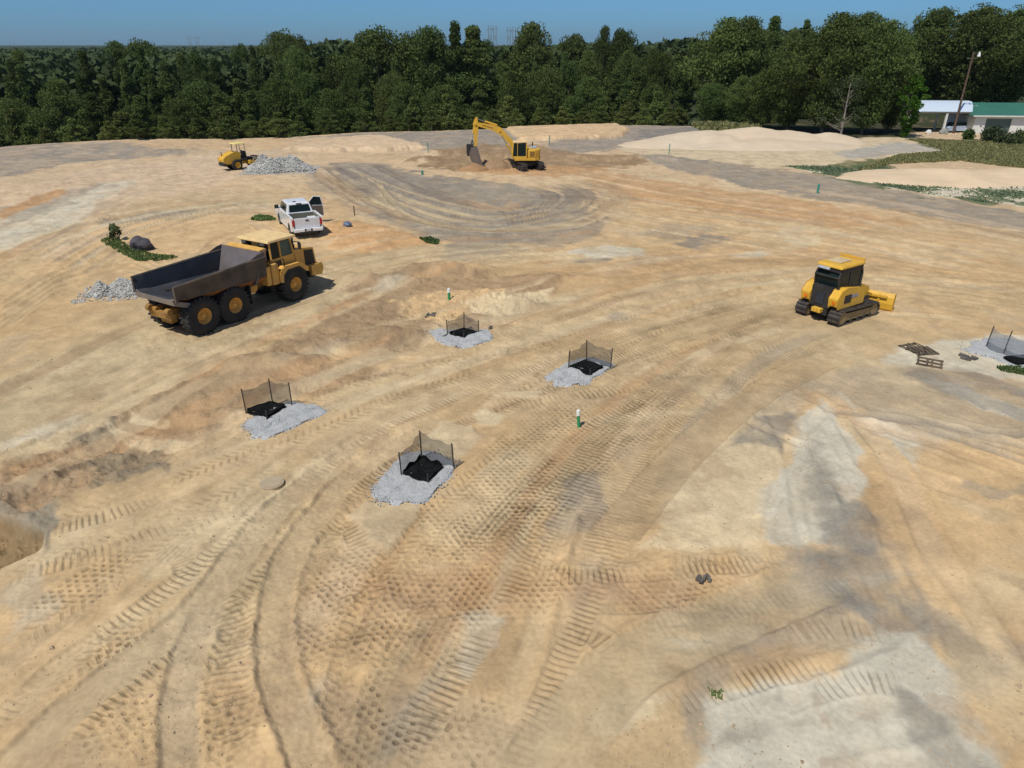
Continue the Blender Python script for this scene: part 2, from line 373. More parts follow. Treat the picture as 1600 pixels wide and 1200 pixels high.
patch(WHITE, .9, .6, 1.6, [(1230, 262), (1380, 262), (1480, 276), (1750, 292), (1750, 340), (1450, 302), (1330, 285)])
patch(MOSS, .85, .8, 1.6, [(1420, 215), (1800, 225), (1800, 280), (1600, 262), (1500, 250), (1390, 256), (1350, 272), (1260, 266), (1330, 252), (1480, 240)])
sl_, d = poly_sd([(1220, 262), (1380, 258), (1480, 272), (1800, 290), (1800, 345), (1450, 306), (1330, 288)], 1, 1.5)
c = COL[sl_]; c += (sstep(1, -1, d)*sstep(.50, .56, fbm(X[sl_]*.55, Y[sl_]*.35, 97, 3))*.85)[..., None].astype(np.float32)*(lin(.07, .11, .05)-c)
patch(WHITE, .9, .5, 1.0, [(880, 396), (940, 383), (1010, 386), (1000, 400), (930, 408)])
patch(DGREY, .6, .3, .5, [(890, 405), (965, 402), (960, 408), (905, 411)])
patch(DGREY, .6, .8, 1.4, [(1060, 378), (1110, 362), (1150, 370), (1100, 390)])
patch(GREY, .4, 1, 1.5, [(1000, 360), (1060, 345), (1120, 355), (1040, 380)])
patch(PALE, .8, .6, 1, [(1215, 362), (1258, 352), (1280, 378), (1230, 388)])
patch(GREY, .45, .8, 1, [(960, 410), (1060, 395), (1050, 405), (980, 420)])
patch(BROWN, .62, .7, 1.2, [(430, 560), (560, 445), (680, 420), (740, 430), (905, 437), (880, 455), (790, 510), (690, 512), (650, 548), (560, 545)], rough=.45)
patch(ORANGE, .6, .5, .8, [(600, 475), (700, 455), (800, 450), (790, 480), (720, 510), (640, 500)], rough=.35)
patch(PALE, .65, .3, .7, [(720, 480), (800, 462), (870, 452), (860, 470), (790, 500), (740, 498)], rough=.32)
patch(KHAKI, .8, 1, 1, [(-200, 760), (0, 690), (200, 598), (330, 538), (240, 520), (100, 560), (0, 590), (-200, 640)])
patch(BROWN, .5, .7, 1.2, [(120, 690), (330, 560), (470, 555), (620, 590), (520, 610), (400, 625), (372, 665), (250, 700), (255, 740), (100, 775), (0, 760), (0, 730)], rough=.45)
patch(lin(.22, .185, .135), .62, .5, 1, [(100, 690), (180, 650), (260, 700), (262, 735), (240, 745), (150, 770)], rough=.4)
patch(PALE, .7, .15, .4, [(85, 715), (112, 706), (118, 750), (105, 762)])
patch(PALE, .6, .15, .5, [(210, 640), (270, 645), (265, 655), (215, 650)])
patch(PALE, .6, .2, .5, [(150, 655), (240, 670), (330, 690), (300, 700), (200, 685)])
patch(lin(.27, .235, .18), .8, .3, .8, [(-60, 735), (60, 745), (80, 800), (72, 860), (40, 840), (0, 810), (-60, 800)], rough=.35)
patch(BROWN, .6, .5, .8, [(0, 700), (100, 700), (130, 760), (110, 800), (60, 800), (0, 760)], rough=.4)
patch(lin(.30, .235, .16), .65, .25, .4, [(330, 640), (385, 615), (384, 650), (350, 680), (325, 690)], rough=.2)
patch(ORANGE, .4, 1.2, 2, [(-300, 950), (0, 870), (200, 850), (330, 880), (250, 1000), (0, 1110), (-300, 1200)])
patch(PALE, .35, .8, 1, [(230, 880), (330, 800), (420, 770), (400, 850), (300, 900)])
patch(WHITE, .35, .6, .8, [(0, 930), (60, 880), (90, 860), (60, 960), (20, 1010)])
patch(lin(.40, .27, .17), .4, .5, .8, [(560, 900), (1080, 890), (1060, 960), (600, 955)])
patch(DOR, .5, .25, .5, [(740, 912), (850, 905), (845, 920), (760, 925)])
patch(lin(.30, .24, .155), .7, .4, .6, [(560, 1050), (640, 980), (700, 960), (690, 1060), (640, 1150), (600, 1250), (500, 1250)], brk=.4)
patch(WHITE, .6, .25, .6, [(690, 970), (760, 950), (790, 975), (720, 1060), (660, 1110), (620, 1190), (590, 1190), (650, 1060)], brk=.8)
patch(DGREY, .45, .4, .6, [(600, 1090), (680, 1060), (690, 1130), (660, 1240), (560, 1240)], brk=.5)
patch(GREY, .55, .3, .6, [(870, 760), (930, 740), (950, 800), (900, 870), (860, 860)])
patch(BROWN, .10, 1.5, 1.5, [(800, 640), (1180, 540), (1150, 620), (1040, 760), (960, 850), (800, 860), (820, 720)])
# clay at the right
patch(lin(.36, .315, .245), .5, 1.0, 1.2, [(1150, 620), (1350, 570), (1600, 590), (1700, 700), (1500, 700), (1420, 720), (1300, 620), (1180, 660)])
patch(PALE, .85, .35, .5, [(1008, 852), (1060, 770), (1130, 690), (1200, 668), (1215, 700), (1220, 800), (1170, 850), (1100, 858)])
patch(WHITE, .85, .3, .6, [(1245, 650), (1285, 632), (1330, 700), (1372, 765), (1340, 810), (1250, 850), (1200, 850), (1185, 790), (1235, 720)])
patch(DGREY, .6, .4, .7, [(1152, 692), (1185, 655), (1240, 640), (1232, 690), (1205, 712), (1180, 700)], brk=.3)
patch(GREY, .55, .9, .6, [(1252, 680), (1290, 690), (1310, 780), (1318, 850), (1285, 850), (1265, 760)])
patch(GREY, .6, .5, .6, [(1320, 790), (1370, 790), (1380, 860), (1330, 870)])
patch(WHITE, .8, .3, .6, [(1318, 620), (1340, 650), (1430, 680), (1440, 735), (1410, 720), (1380, 690), (1340, 670)])
patch(WHITE, .85, .4, .8, [(1370, 560), (1440, 535), (1540, 520), (1720, 540), (1720, 600), (1560, 590), (1450, 580)])
patch(WHITE, .8, .3, .5, [(1440, 600), (1560, 650), (1720, 700), (1720, 690), (1560, 625), (1460, 592)])
patch(DGREY, .5, .3, .5, [(1400, 590), (1500, 625), (1720, 710), (1720, 690), (1520, 610), (1430, 580)])
patch(DGREY, .5, .3, .4, [(1470, 580), (1720, 660), (1720, 645), (1490, 572)])
patch(ORANGE, .75, 1.2, 1.2, [(1390, 760), (1500, 690), (1720, 720), (1800, 900), (1800, 1300), (1560, 1300), (1500, 1120), (1470, 1040), (1390, 940), (1350, 850)])
patch(PALE, .4, 1.0, 1.0, [(1450, 960), (1600, 860), (1700, 1000), (1640, 1150), (1520, 1100)], brk=.4)
patch(GREY, .45, .2, .5, [(1500, 745), (1560, 765), (1700, 750), (1700, 765), (1555, 782), (1500, 760)])
patch(DGREY, .55, .6, .7, [(1195, 880), (1260, 850), (1370, 850), (1385, 900), (1420, 960), (1420, 1010), (1330, 960), (1230, 940), (1190, 930)], brk=.35)
patch(WHITE, .75, .4, .6, [(1040, 1010), (1080, 985), (1180, 975), (1210, 970), (1180, 995), (1080, 1008)])
patch(GREY, .5, .25, .4, [(1030, 1012), (1200, 995), (1230, 985), (1190, 1010), (1040, 1022)])
patch(PALE, .7, .3, .5, [(915, 1110), (960, 1075), (1050, 1085), (1010, 1130), (940, 1150)])
patch(WHITE, .85, .5, .7, [(1080, 1240), (1130, 1100), (1200, 1055), (1290, 1040), (1300, 1010), (1420, 985), (1480, 1050), (1520, 1130), (1570, 1240)])
patch(GREY, .65, .3, .5, [(1290, 1030), (1400, 1010), (1400, 1060), (1330, 1050)])
patch(DGREY, .5, .4, .6, [(1400, 1060), (1440, 1080), (1500, 1120), (1540, 1240), (1460, 1240), (1420, 1130)], brk=.4)
patch(GREY, .55, .2, .5, [(1080, 1160), (1230, 1130), (1360, 1100), (1400, 1095), (1250, 1150), (1100, 1185)], brk=.5)
patch(DGREY, .4, .2, .5, [(1260, 1170), (1330, 1160), (1340, 1185), (1280, 1195)], brk=.5)
patch(GREY, .5, .3, .5, [(1066, 1090), (1110, 1080), (1140, 1100), (1090, 1150), (1060, 1150)])

swath(GREY, .3, 9.0, [(525, 255), (600, 300), (700, 335), (800, 345), (890, 325), (900, 300), (850, 285)], streak=.8, sf=1.5, scol=lin(.20, .17, .145), relief=.08)
swath(DOR, .25, 5.0, [(780, 420), (950, 425), (1120, 400), (1300, 400), (1450, 420)], streak=.5, sf=2)
# --- faint random ruts that follow the traffic
flows = [[(-250, 760), (0, 660), (170, 585), (300, 530), (440, 475), (560, 430), (700, 402), (880, 385), (1000, 380)],
         [(-100, 900), (100, 790), (300, 705), (500, 625), (700, 562), (900, 503), (1080, 452), (1250, 432), (1400, 430), (1650, 450)],
         [(0, 470), (60, 420), (150, 370), (280, 335), (420, 320), (520, 335), (620, 370)],
         [(525, 255), (600, 300), (700, 335), (800, 345), (890, 330), (920, 305)],
         [(1750, 470), (1600, 420), (1450, 385), (1300, 350), (1100, 320), (900, 285), (820, 275)],
         [(1350, 470), (1200, 520), (1080, 600), (980, 700), (900, 850), (860, 960), (800, 1100), (740, 1260)],
         [(0, 1230), (180, 1040), (320, 930), (440, 800), (560, 705), (700, 630), (900, 560), (1100, 490)],
         [(1240, 560), (1350, 620), (1500, 660), (1700, 720)], [(1200, 600), (1260, 700), (1300, 860), (1330, 960)], [(1000, 1030), (1150, 985), (1300, 950), (1450, 860)],
         [(1000, 1230), (1150, 1130), (1300, 1080), (1450, 1040), (1560, 960)], [(1350, 740), (1450, 880), (1530, 1040), (1570, 1240)], [(1080, 870), (1090, 790), (1140, 700), (1220, 640)]]
rs = random.Random(12)
for fi, fl in enumerate(flows):
    nn = (20, 20, 16, 16, 18, 16, 16, 14, 18, 12, 14, 10, 7)[fi]; spread = (5.5, 5.5, 8, 7, 12, 4.5, 4.5, 4.5, 2.2, 1.6, 2.0, 1.8, 1.5)[fi]
    Pw = spline(fl, 3.0)
    for k in range(nn):
        a = rs.randint(0, max(len(Pw)//2, 1)); b_ = min(len(Pw), a+rs.randint(max(3, len(Pw)//4), len(Pw))); q = Pw[a:b_:2]
        if len(q) < 3: continue
        off = rs.gauss(0, spread*.55); dr = rs.uniform(-.10, .10)*spread
        tg = np.gradient(q, axis=0); tg /= np.linalg.norm(tg, axis=1)[:, None]+1e-9
        q = q+np.stack([-tg[:, 1], tg[:, 0]], 1)*(off+dr*np.linspace(0, 1, len(q))*3)[:, None]
        w_ = rs.choice((.25, .4, .55, .8)); P = spline([tuple(v) for v in q], 1.0, world=True); far_ = float(np.hypot(*P.mean(0)))
        w_ *= 1+far_/60
        sl_, S, T, tot = st_field(P, w_/2+.4); e = ends(S, tot, 3.0)*sstep(.30, .5, fbm(S*.25+k, T*.6, 131+k, 2)); a_ = np.abs(T+(n2[sl_]-.5)*.25)
        m = sstep(w_/2+.12, w_/2-.12, a_)*e
        cc = rs.choice((PALE, PALE, PALE, KHAKI, GREY, BROWN, PINK, DOR)); c = COL[sl_]; c += (m*rs.uniform(.2, .55))[..., None].astype(np.float32)*(cc-c)
        D[sl_] += -.035*m+.035*np.exp(-((a_-w_/2-.12)/.13)**2)*e*(.4+n2[sl_])
for k in range(70):
    fl = flows[rs.choice((0, 1, 5, 6, 7, 9, 10, 11))]; Pw = spline(fl, 2.0); i_ = rs.randrange(1, len(Pw)-1); tg = Pw[i_]-Pw[i_-1]; tg /= np.hypot(*tg)+1e-9
    c0 = Pw[i_]+np.array([-tg[1], tg[0]])*rs.gauss(0, 4.5); ln = rs.uniform(.8, 3.5); q = [tuple(c0-tg*ln), tuple(c0), tuple(c0+tg*ln*rs.uniform(.6, 1)+np.array([-tg[1], tg[0]])*rs.gauss(0, .3))]
    w_ = rs.uniform(.25, 1.1); sl_, S, T, tot = st_field(spline(q, .8, world=True), w_/2+.5)
    m = sstep(w_/2+.25, w_/2-.25, np.abs(T)+(n2[sl_]-.5)*.9+(n4[sl_]-.5)*.3)*ends(S, tot, ln*.35); cc = rs.choice((PALE, PALE, PALE, BROWN, ORANGE, GREY, WHITE))
    c = COL[sl_]; c += (m*rs.uniform(.3, .65))[..., None].astype(np.float32)*(cc-c)
patch(lin(.50, .475, .40), .62, .3, .6, [(1245, 650), (1285, 632), (1330, 700), (1372, 765), (1340, 810), (1250, 850), (1200, 850), (1185, 790), (1235, 720)], brk=.25)
patch(PALE, .45, .3, .5, [(1008, 852), (1060, 770), (1130, 690), (1200, 668), (1215, 700), (1190, 800), (1170, 850), (1100, 858)])
patch(DGREY, .38, .4, .7, [(1152, 692), (1185, 655), (1240, 640), (1232, 690), (1205, 712), (1180, 700)], brk=.3)
patch(DGREY, .5, .7, .5, [(1256, 690), (1285, 690), (1306, 780), (1320, 850), (1285, 850), (1268, 760)], brk=.2)
patch(lin(.24, .225, .20), .55, .7, .8, [(1200, 885), (1270, 845), (1330, 790), (1375, 800), (1390, 900), (1430, 980), (1430, 1020), (1330, 960), (1220, 935)], brk=.3)
patch(GREY, .35, .5, .6, [(1040, 960), (1220, 930), (1330, 960), (1420, 1010), (1300, 1000), (1100, 1000)], brk=.4)
patch(lin(.50, .475, .40), .75, .4, .7, [(1060, 1250), (1130, 1110), (1200, 1065), (1290, 1050), (1310, 1015), (1420, 990), (1480, 1055), (1520, 1130), (1570, 1250)], brk=.2)
patch(DGREY, .46, .4, .6, [(1400, 1060), (1440, 1080), (1500, 1120), (1540, 1240), (1460, 1240), (1420, 1130)], brk=.4)
patch(GREY, .4, .3, .5, [(1100, 1170), (1230, 1135), (1360, 1102), (1400, 1098), (1250, 1152), (1110, 1188)], brk=.4)
patch(WHITE, .5, .4, .8, [(1370, 565), (1440, 540), (1540, 520), (1720, 540), (1720, 600), (1560, 590), (1450, 582)], brk=.2)
# --- forms
mound(40, 760, 2.4, 2.0, .25); mound(120, 720, 2.2, 3.0, -.2); mound(225, 700, 2.2, 2.0, -.3); mound(300, 650, 3.5, 1.6, -.35, .3)
for a, b, rx, ry, h in ((430, 570, 3, 1.2, .35), (560, 440, 5, 1.4, .45), (700, 425, 5, 1.6, .55), (880, 440, 4, 1.2, .35), (620, 530, 2.4, 1.0, .5), (520, 545, 4, 1.0, .3),
                        (760, 470, 2.5, 1.0, .3), (820, 480, 2, .9, .35), (350, 645, 2.2, .8, .35), (700, 240, 6, 3.5, .5), (845, 235, 8, 3, .5),
                        (780, 252, 3.5, 2.2, .9), (740, 262, 3, 2.5, -.6), (900, 250, 6, 3, .6), (1000, 250, 7, 2.5, .4), (660, 250, 4, 3, .5)):
    mound(a, b, rx, ry, h)
sl_, d = poly_sd([(-120, 820), (0, 806), (30, 812), (55, 832), (60, 856), (34, 872), (0, 888), (-120, 940)], .25, .35)     # cut at the left edge
Z[sl_] -= .45*sstep(.10, -.22, d); c = COL[sl_]; c += (sstep(.1, -.1, d)*.8)[..., None].astype(np.float32)*(lin(.20, .14, .075)-c)
D[sl_] += sstep(.6, -.6, d)*.32*(fbm(X[sl_]*3, Y[sl_]*3, 77, 4)-.5)
patch(BROWN, .5, .15, .2, [(600, 548), (640, 500), (655, 508), (668, 530), (655, 546), (630, 552)])
mound(250, 240, 14, 5, .4); mound(60, 300, 14, 7, .4)

# --- tracks
rut(.9, [(0, 730), (200, 630), (330, 570), (420, 535)], col=PALE, al=.4); rut(.9, [(0, 790), (100, 720), (330, 590)], .06, col=PALE, al=.3)
rut(.7, [(0, 655), (150, 600), (240, 560)], .05); rut(.6, [(470, 535), (560, 560), (700, 562), (860, 520), (1050, 460)], .05)
rut(.7, [(420, 490), (560, 440), (700, 405), (900, 395)], .05, col=PALE, al=.4); rut(.6, [(440, 515), (600, 455), (740, 418)], .05)
for k in range(5): rut(.5, [(30+k*25, 400+k*8), (150+k*20, 345+k*6), (300+k*10, 322+k*3), (430, 318+k*2)], .06, .06, col=(WHITE if k % 2 else GREY), al=.35)
for k in range(7): rut(.45, [(540+k*8, 262+k*4), (640, 300+k*6), (760, 325+k*5), (870, 318+k*3)], .07, .07, col=(DGREY if k % 2 else KHAKI), al=.5)
for k in range(6): rut(.5, [(900, 290+k*9), (1100, 320+k*10), (1300, 345+k*12), (1600, 390+k*14)], .05, .05, col=(PALE if k % 2 else DOR), al=.3)
for k in range(5): rut(.5, [(1040, 470+k*9), (1180, 440+k*8), (1350, 425+k*6), (1600, 440+k*10)], .05, .05, col=(PALE if k % 2 else KHAKI), al=.3)
for k in range(5): rut(.4, [(260, 480-k*22), (200, 440-k*14), (90, 460-k*8), (0, 520-k*10)], .05, .05, col=KHAKI, al=.4)
for k in range(4): rut(.35, [(1270+k*70, 640+k*5), (1400+k*60, 660+k*8), (1650, 740-k*28)], .04, .04, col=GREY, al=.45)
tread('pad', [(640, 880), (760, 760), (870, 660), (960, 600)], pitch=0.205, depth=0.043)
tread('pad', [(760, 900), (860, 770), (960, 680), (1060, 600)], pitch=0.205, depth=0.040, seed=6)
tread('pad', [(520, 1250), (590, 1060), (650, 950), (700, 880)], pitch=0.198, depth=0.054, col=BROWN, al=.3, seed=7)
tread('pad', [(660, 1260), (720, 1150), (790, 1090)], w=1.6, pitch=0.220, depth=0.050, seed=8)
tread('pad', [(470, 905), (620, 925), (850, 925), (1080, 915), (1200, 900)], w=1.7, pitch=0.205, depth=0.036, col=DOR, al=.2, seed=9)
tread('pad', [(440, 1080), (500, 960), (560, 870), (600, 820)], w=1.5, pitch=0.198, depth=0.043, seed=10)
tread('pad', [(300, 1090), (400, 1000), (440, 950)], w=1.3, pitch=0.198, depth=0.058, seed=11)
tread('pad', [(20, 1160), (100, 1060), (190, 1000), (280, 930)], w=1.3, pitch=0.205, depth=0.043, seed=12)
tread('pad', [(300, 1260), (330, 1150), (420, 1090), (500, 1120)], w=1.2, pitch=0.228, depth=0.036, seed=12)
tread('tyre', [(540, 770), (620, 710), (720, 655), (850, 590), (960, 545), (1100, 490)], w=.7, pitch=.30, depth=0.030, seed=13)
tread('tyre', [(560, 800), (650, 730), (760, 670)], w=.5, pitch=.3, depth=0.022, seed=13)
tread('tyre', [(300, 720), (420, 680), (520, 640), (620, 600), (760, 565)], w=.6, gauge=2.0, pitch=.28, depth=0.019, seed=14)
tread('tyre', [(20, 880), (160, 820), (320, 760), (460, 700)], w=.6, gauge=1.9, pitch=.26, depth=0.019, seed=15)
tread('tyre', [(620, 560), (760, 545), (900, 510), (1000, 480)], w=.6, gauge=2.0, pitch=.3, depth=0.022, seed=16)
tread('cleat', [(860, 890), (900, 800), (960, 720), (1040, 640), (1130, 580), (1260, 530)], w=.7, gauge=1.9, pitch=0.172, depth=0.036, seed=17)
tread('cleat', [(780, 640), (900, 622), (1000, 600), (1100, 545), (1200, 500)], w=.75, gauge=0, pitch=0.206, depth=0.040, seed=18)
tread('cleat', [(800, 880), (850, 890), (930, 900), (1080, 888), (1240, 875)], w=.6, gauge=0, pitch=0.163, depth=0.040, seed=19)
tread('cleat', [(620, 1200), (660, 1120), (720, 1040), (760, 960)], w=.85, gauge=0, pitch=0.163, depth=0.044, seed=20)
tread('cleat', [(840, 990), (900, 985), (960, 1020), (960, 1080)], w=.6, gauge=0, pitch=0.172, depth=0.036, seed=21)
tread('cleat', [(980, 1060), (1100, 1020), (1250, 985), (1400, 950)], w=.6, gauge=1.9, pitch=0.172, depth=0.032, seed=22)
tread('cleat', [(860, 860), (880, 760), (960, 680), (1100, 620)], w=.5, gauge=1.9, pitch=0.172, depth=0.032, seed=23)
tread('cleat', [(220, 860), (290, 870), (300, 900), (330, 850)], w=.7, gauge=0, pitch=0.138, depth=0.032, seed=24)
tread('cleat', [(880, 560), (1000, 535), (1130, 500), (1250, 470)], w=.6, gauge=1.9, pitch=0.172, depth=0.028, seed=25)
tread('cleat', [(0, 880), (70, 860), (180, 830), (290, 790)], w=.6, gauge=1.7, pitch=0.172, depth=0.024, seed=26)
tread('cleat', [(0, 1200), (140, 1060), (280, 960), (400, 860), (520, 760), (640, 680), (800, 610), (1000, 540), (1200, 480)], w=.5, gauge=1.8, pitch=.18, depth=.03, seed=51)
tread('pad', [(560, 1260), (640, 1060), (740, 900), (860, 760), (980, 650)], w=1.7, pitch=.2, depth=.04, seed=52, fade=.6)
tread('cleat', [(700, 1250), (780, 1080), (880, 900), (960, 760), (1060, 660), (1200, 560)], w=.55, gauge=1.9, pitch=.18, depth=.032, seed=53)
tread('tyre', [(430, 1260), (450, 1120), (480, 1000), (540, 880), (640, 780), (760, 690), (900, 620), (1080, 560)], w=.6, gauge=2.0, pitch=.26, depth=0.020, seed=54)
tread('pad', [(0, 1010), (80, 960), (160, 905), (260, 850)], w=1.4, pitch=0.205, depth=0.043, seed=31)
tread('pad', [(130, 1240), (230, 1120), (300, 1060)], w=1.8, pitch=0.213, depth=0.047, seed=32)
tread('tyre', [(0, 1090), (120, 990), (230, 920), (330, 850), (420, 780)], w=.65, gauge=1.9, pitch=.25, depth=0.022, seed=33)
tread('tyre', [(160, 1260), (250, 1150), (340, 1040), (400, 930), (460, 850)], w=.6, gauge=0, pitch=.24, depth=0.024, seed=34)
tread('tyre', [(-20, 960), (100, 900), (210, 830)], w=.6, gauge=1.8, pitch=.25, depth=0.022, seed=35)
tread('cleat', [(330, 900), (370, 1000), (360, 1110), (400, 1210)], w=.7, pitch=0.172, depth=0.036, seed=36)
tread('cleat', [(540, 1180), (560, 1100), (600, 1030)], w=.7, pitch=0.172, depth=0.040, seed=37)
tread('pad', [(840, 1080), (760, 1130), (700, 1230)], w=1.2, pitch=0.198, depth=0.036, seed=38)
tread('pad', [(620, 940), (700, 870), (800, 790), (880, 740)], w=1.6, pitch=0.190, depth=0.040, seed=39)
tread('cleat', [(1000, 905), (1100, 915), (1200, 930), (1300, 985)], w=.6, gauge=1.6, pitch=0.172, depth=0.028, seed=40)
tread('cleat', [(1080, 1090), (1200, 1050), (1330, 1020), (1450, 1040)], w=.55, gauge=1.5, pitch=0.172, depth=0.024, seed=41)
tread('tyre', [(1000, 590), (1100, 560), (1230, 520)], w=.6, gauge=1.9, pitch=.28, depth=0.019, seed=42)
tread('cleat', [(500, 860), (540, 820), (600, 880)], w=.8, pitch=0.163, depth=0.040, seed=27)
rut(.75, [(520, 1270), (470, 1150), (432, 1050), (428, 970), (447, 880), (500, 800), (560, 735), (640, 690), (700, 655)], .05, .045, col=lin(.44, .34, .215), al=.8)
rut(.85, [(-40, 1260), (100, 1120), (200, 1040), (310, 950), (380, 860), (450, 780), (540, 720)], .05, .04, col=lin(.42, .335, .22), al=.75)
rut(.7, [(340, 930), (300, 1010), (280, 1100), (285, 1250)], .05, .035, col=lin(.43, .345, .235), al=.75)
rut(1.5, [(800, 1260), (880, 1160), (960, 1060), (1060, 1000), (1180, 950), (1300, 900)], .03, .03, col=lin(.42, .34, .22), al=.6)
rut(1.3, [(940, 860), (1000, 790), (1080, 700), (1180, 620), (1300, 560)], .04, .04, col=lin(.38, .285, .175), al=.6)
patch(BROWN, .3, .25, .3, [(735, 990), (800, 975), (810, 1010), (760, 1090), (720, 1100)])
# smooth spots that were never driven over
def smooth(pts, col, al=.9):
    sl_, d = poly_sd(pts, .12, .25); m = sstep(.1, -.15, d); D[sl_] = D[sl_]*(1-m)+.035*m
    c = COL[sl_]; c += (m*al)[..., None].astype(np.float32)*(col-c)
smooth([(655, 695), (690, 660), (740, 668), (758, 685), (715, 722), (690, 715)], PALE)
smooth([(745, 648), (765, 640), (796, 655), (780, 668), (750, 666)], PALE)
smooth([(545, 805), (580, 780), (662, 784), (640, 820), (600, 864), (570, 845)], lin(.475, .38, .25))
smooth([(785, 616), (845, 612), (835, 625), (790, 627)], PALE, .7)
smooth([(1008, 852), (1060, 770), (1130, 700), (1190, 690), (1215, 740), (1190, 845), (1100, 857)], PALE, .35)
# clods, small waves, streaking
calm = sstep(2, 9, X)*sstep(26, 18, Y)
D += (fbm(X*1.3, Y*1.3, 101, 4)-.5)*.085*(1-.7*calm)+(n4-.5)*.018*(1-.5*calm)
rg = fbm(X*.2, Y*.2, 111, 3); D += sstep(.5, .62, rg)*(fbm(X*2.6, Y*2.6, 121, 4)-.5)*.12*(1-calm)
Zf = Z+D
Zg[:nf, :NDENSE] = Zf
fb = sstep(2, 7, Y-edge_y(X))*(X < 55); blend(fb, lin(.05, .06, .03))
for PW in ([W(1100, 200), W(1150, 204), W(1200, 209), W(1300, 216), W(1400, 213), W(1432, 206), (78, 128), (90, 190), (25, 190)], [(60, 127), (160, 122), (170, 190), (60, 190)]):
    sl_, d = poly_sd(PW, 1, 1, world=True); c = COL[sl_]; c += sstep(.8, -.8, d)[..., None].astype(np.float32)*(lin(.05, .055, .03)-c)
n5 = fbm(X*1.1+4, Y*1.1, 141, 5, .65)
COL *= (1+(n4-.5)*.20+(n2-.5)*.20+(n5-.5)*.38)[..., None]
COL += (sstep(.60, .72, fbm(X*.8+7, Y*.8, 151, 5, .6))*.35)[..., None].astype(np.float32)*(BROWN*1.15-COL)*(Y < edge_y(X))[..., None]
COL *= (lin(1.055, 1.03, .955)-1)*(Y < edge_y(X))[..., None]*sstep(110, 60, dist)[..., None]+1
far = np.empty(GX.shape+(4,), np.float32); far[..., :3] = lin(.045, .06, .03); far[..., 3] = 1
padm = (GY < edge_y(GX)) & (np.hypot(GX, GY) < 150); far[padm, :3] = SAND
far[(GX > 60) & (GY > 20) & (GY < 100), :3] = SAND*.9
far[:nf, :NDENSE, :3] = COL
gm = bpy.data.materials.new("soil"); gm.use_nodes = True; nt = gm.node_tree; b = nt.nodes['Principled BSDF']; l = nt.links.new
b.inputs['Roughness'].default_value = .95; b.inputs['Specular IOR Level'].default_value = .05
at = nt.nodes.new('ShaderNodeAttribute'); at.attribute_name = 'soil'
t = nt.nodes.new('ShaderNodeTexCoord'); na = nt.nodes.new('ShaderNodeTexNoise'); na.inputs['Scale'].default_value = 9; na.inputs['Detail'].default_value = 6
nb = nt.nodes.new('ShaderNodeTexNoise'); nb.inputs['Scale'].default_value = .9; nb.inputs['Detail'].default_value = 8
l(t.outputs['Object'], na.inputs['Vector']); l(t.outputs['Object'], nb.inputs['Vector'])
ad = nt.nodes.new('ShaderNodeMath'); ad.operation = 'ADD'; l(na.outputs[0], ad.inputs[0]); l(nb.outputs[0], ad.inputs[1])
m1 = nt.nodes.new('ShaderNodeMapRange'); m1.inputs[1].default_value = .7; m1.inputs[2].default_value = 1.3; m1.inputs[3].default_value = .86; m1.inputs[4].default_value = 1.14
l(ad.outputs[0], m1.inputs[0]); h = nt.nodes.new('ShaderNodeMix'); h.data_type = 'RGBA'; h.blend_type = 'MULTIPLY'; h.inputs[0].default_value = 1
l(at.outputs['Color'], h.inputs[6]); l(m1.outputs[0], h.inputs[7]); l(h.outputs[2], b.inputs['Base Color'])
bp = nt.nodes.new('ShaderNodeBump'); bp.inputs['Distance'].default_value = .018; bp.inputs['Strength'].default_value = .5
l(na.outputs[0], bp.inputs['Height']); l(bp.outputs[0], b.inputs['Normal'])
V = np.stack([GX, GY, Zg], -1).reshape(-1, 3)
i, j = np.meshgrid(np.arange(NR-1), np.arange(NT), indexing='ij'); j2 = (j+1) % NT
Q = np.stack([i*NT+j, i*NT+j2, (i+1)*NT+j2, (i+1)*NT+j], -1).reshape(-1, 4)[:, ::-1]
V = np.vstack([V, [[0, 0, float(Zg[0].mean())]]]); ci = NR*NT
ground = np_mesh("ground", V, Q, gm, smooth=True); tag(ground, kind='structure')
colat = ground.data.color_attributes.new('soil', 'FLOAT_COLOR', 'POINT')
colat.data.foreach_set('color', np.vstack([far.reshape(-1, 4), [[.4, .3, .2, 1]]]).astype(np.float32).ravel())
def gz(x, y):
    r = math.hypot(x, y); a = math.atan2(x, y)
    i = min(max(int(np.searchsorted(RR, r)), 1), NR-1)
    if abs(a) < R(54): j = min(int(np.searchsorted(TT[:NDENSE], a)), NDENSE-1)
    else: j = NDENSE+min(int(((a % (2*math.pi))-R(54))/R(252)*88), 87)
    return float(Zg[i, j])
def gza(x, y, r=1.0):
    return sum(gz(x+r*math.cos(k), y+r*math.sin(k)) for k in (0, 1.57, 3.14, 4.71))/4
# ------------------------------------------------------------------ materials
YEL = mat('yellow paint', (.72, .42, .03), .45, var=.08, dirt=.35, ds=1.6, dcol=(.45, .32, .16))
YEL2 = mat('old ochre paint', (.72, .41, .085), .5, var=.15, dirt=.32, ds=1.4, dcol=(.42, .29, .15))
YELP = mat('faded cream roof', (.80, .58, .27), .7, var=.1, dirt=.3)
BLK = mat('black rubber', (.022, .024, .026), .85, var=.2, dirt=.38, ds=2.5, dcol=(.09, .075, .055), bump=.01, bs=14)
BLKP = mat('black painted steel', (.02, .021, .023), .55, var=.2, dirt=.25, dcol=(.12, .10, .07))
STEEL = mat('worn bare steel', (.13, .135, .15), .5, metal=.35, var=.25, vs=1.2, dirt=.5, ds=1.3, dcol=(.20, .155, .125), bump=.006)
SHOE = mat('track steel', (.075, .07, .07), .55, metal=.5, var=.3, dirt=.6, ds=5, dcol=(.16, .125, .09))
GLASS = mat('dark cab glass', (.010, .020, .020), .12, var=.1, spec=.22)
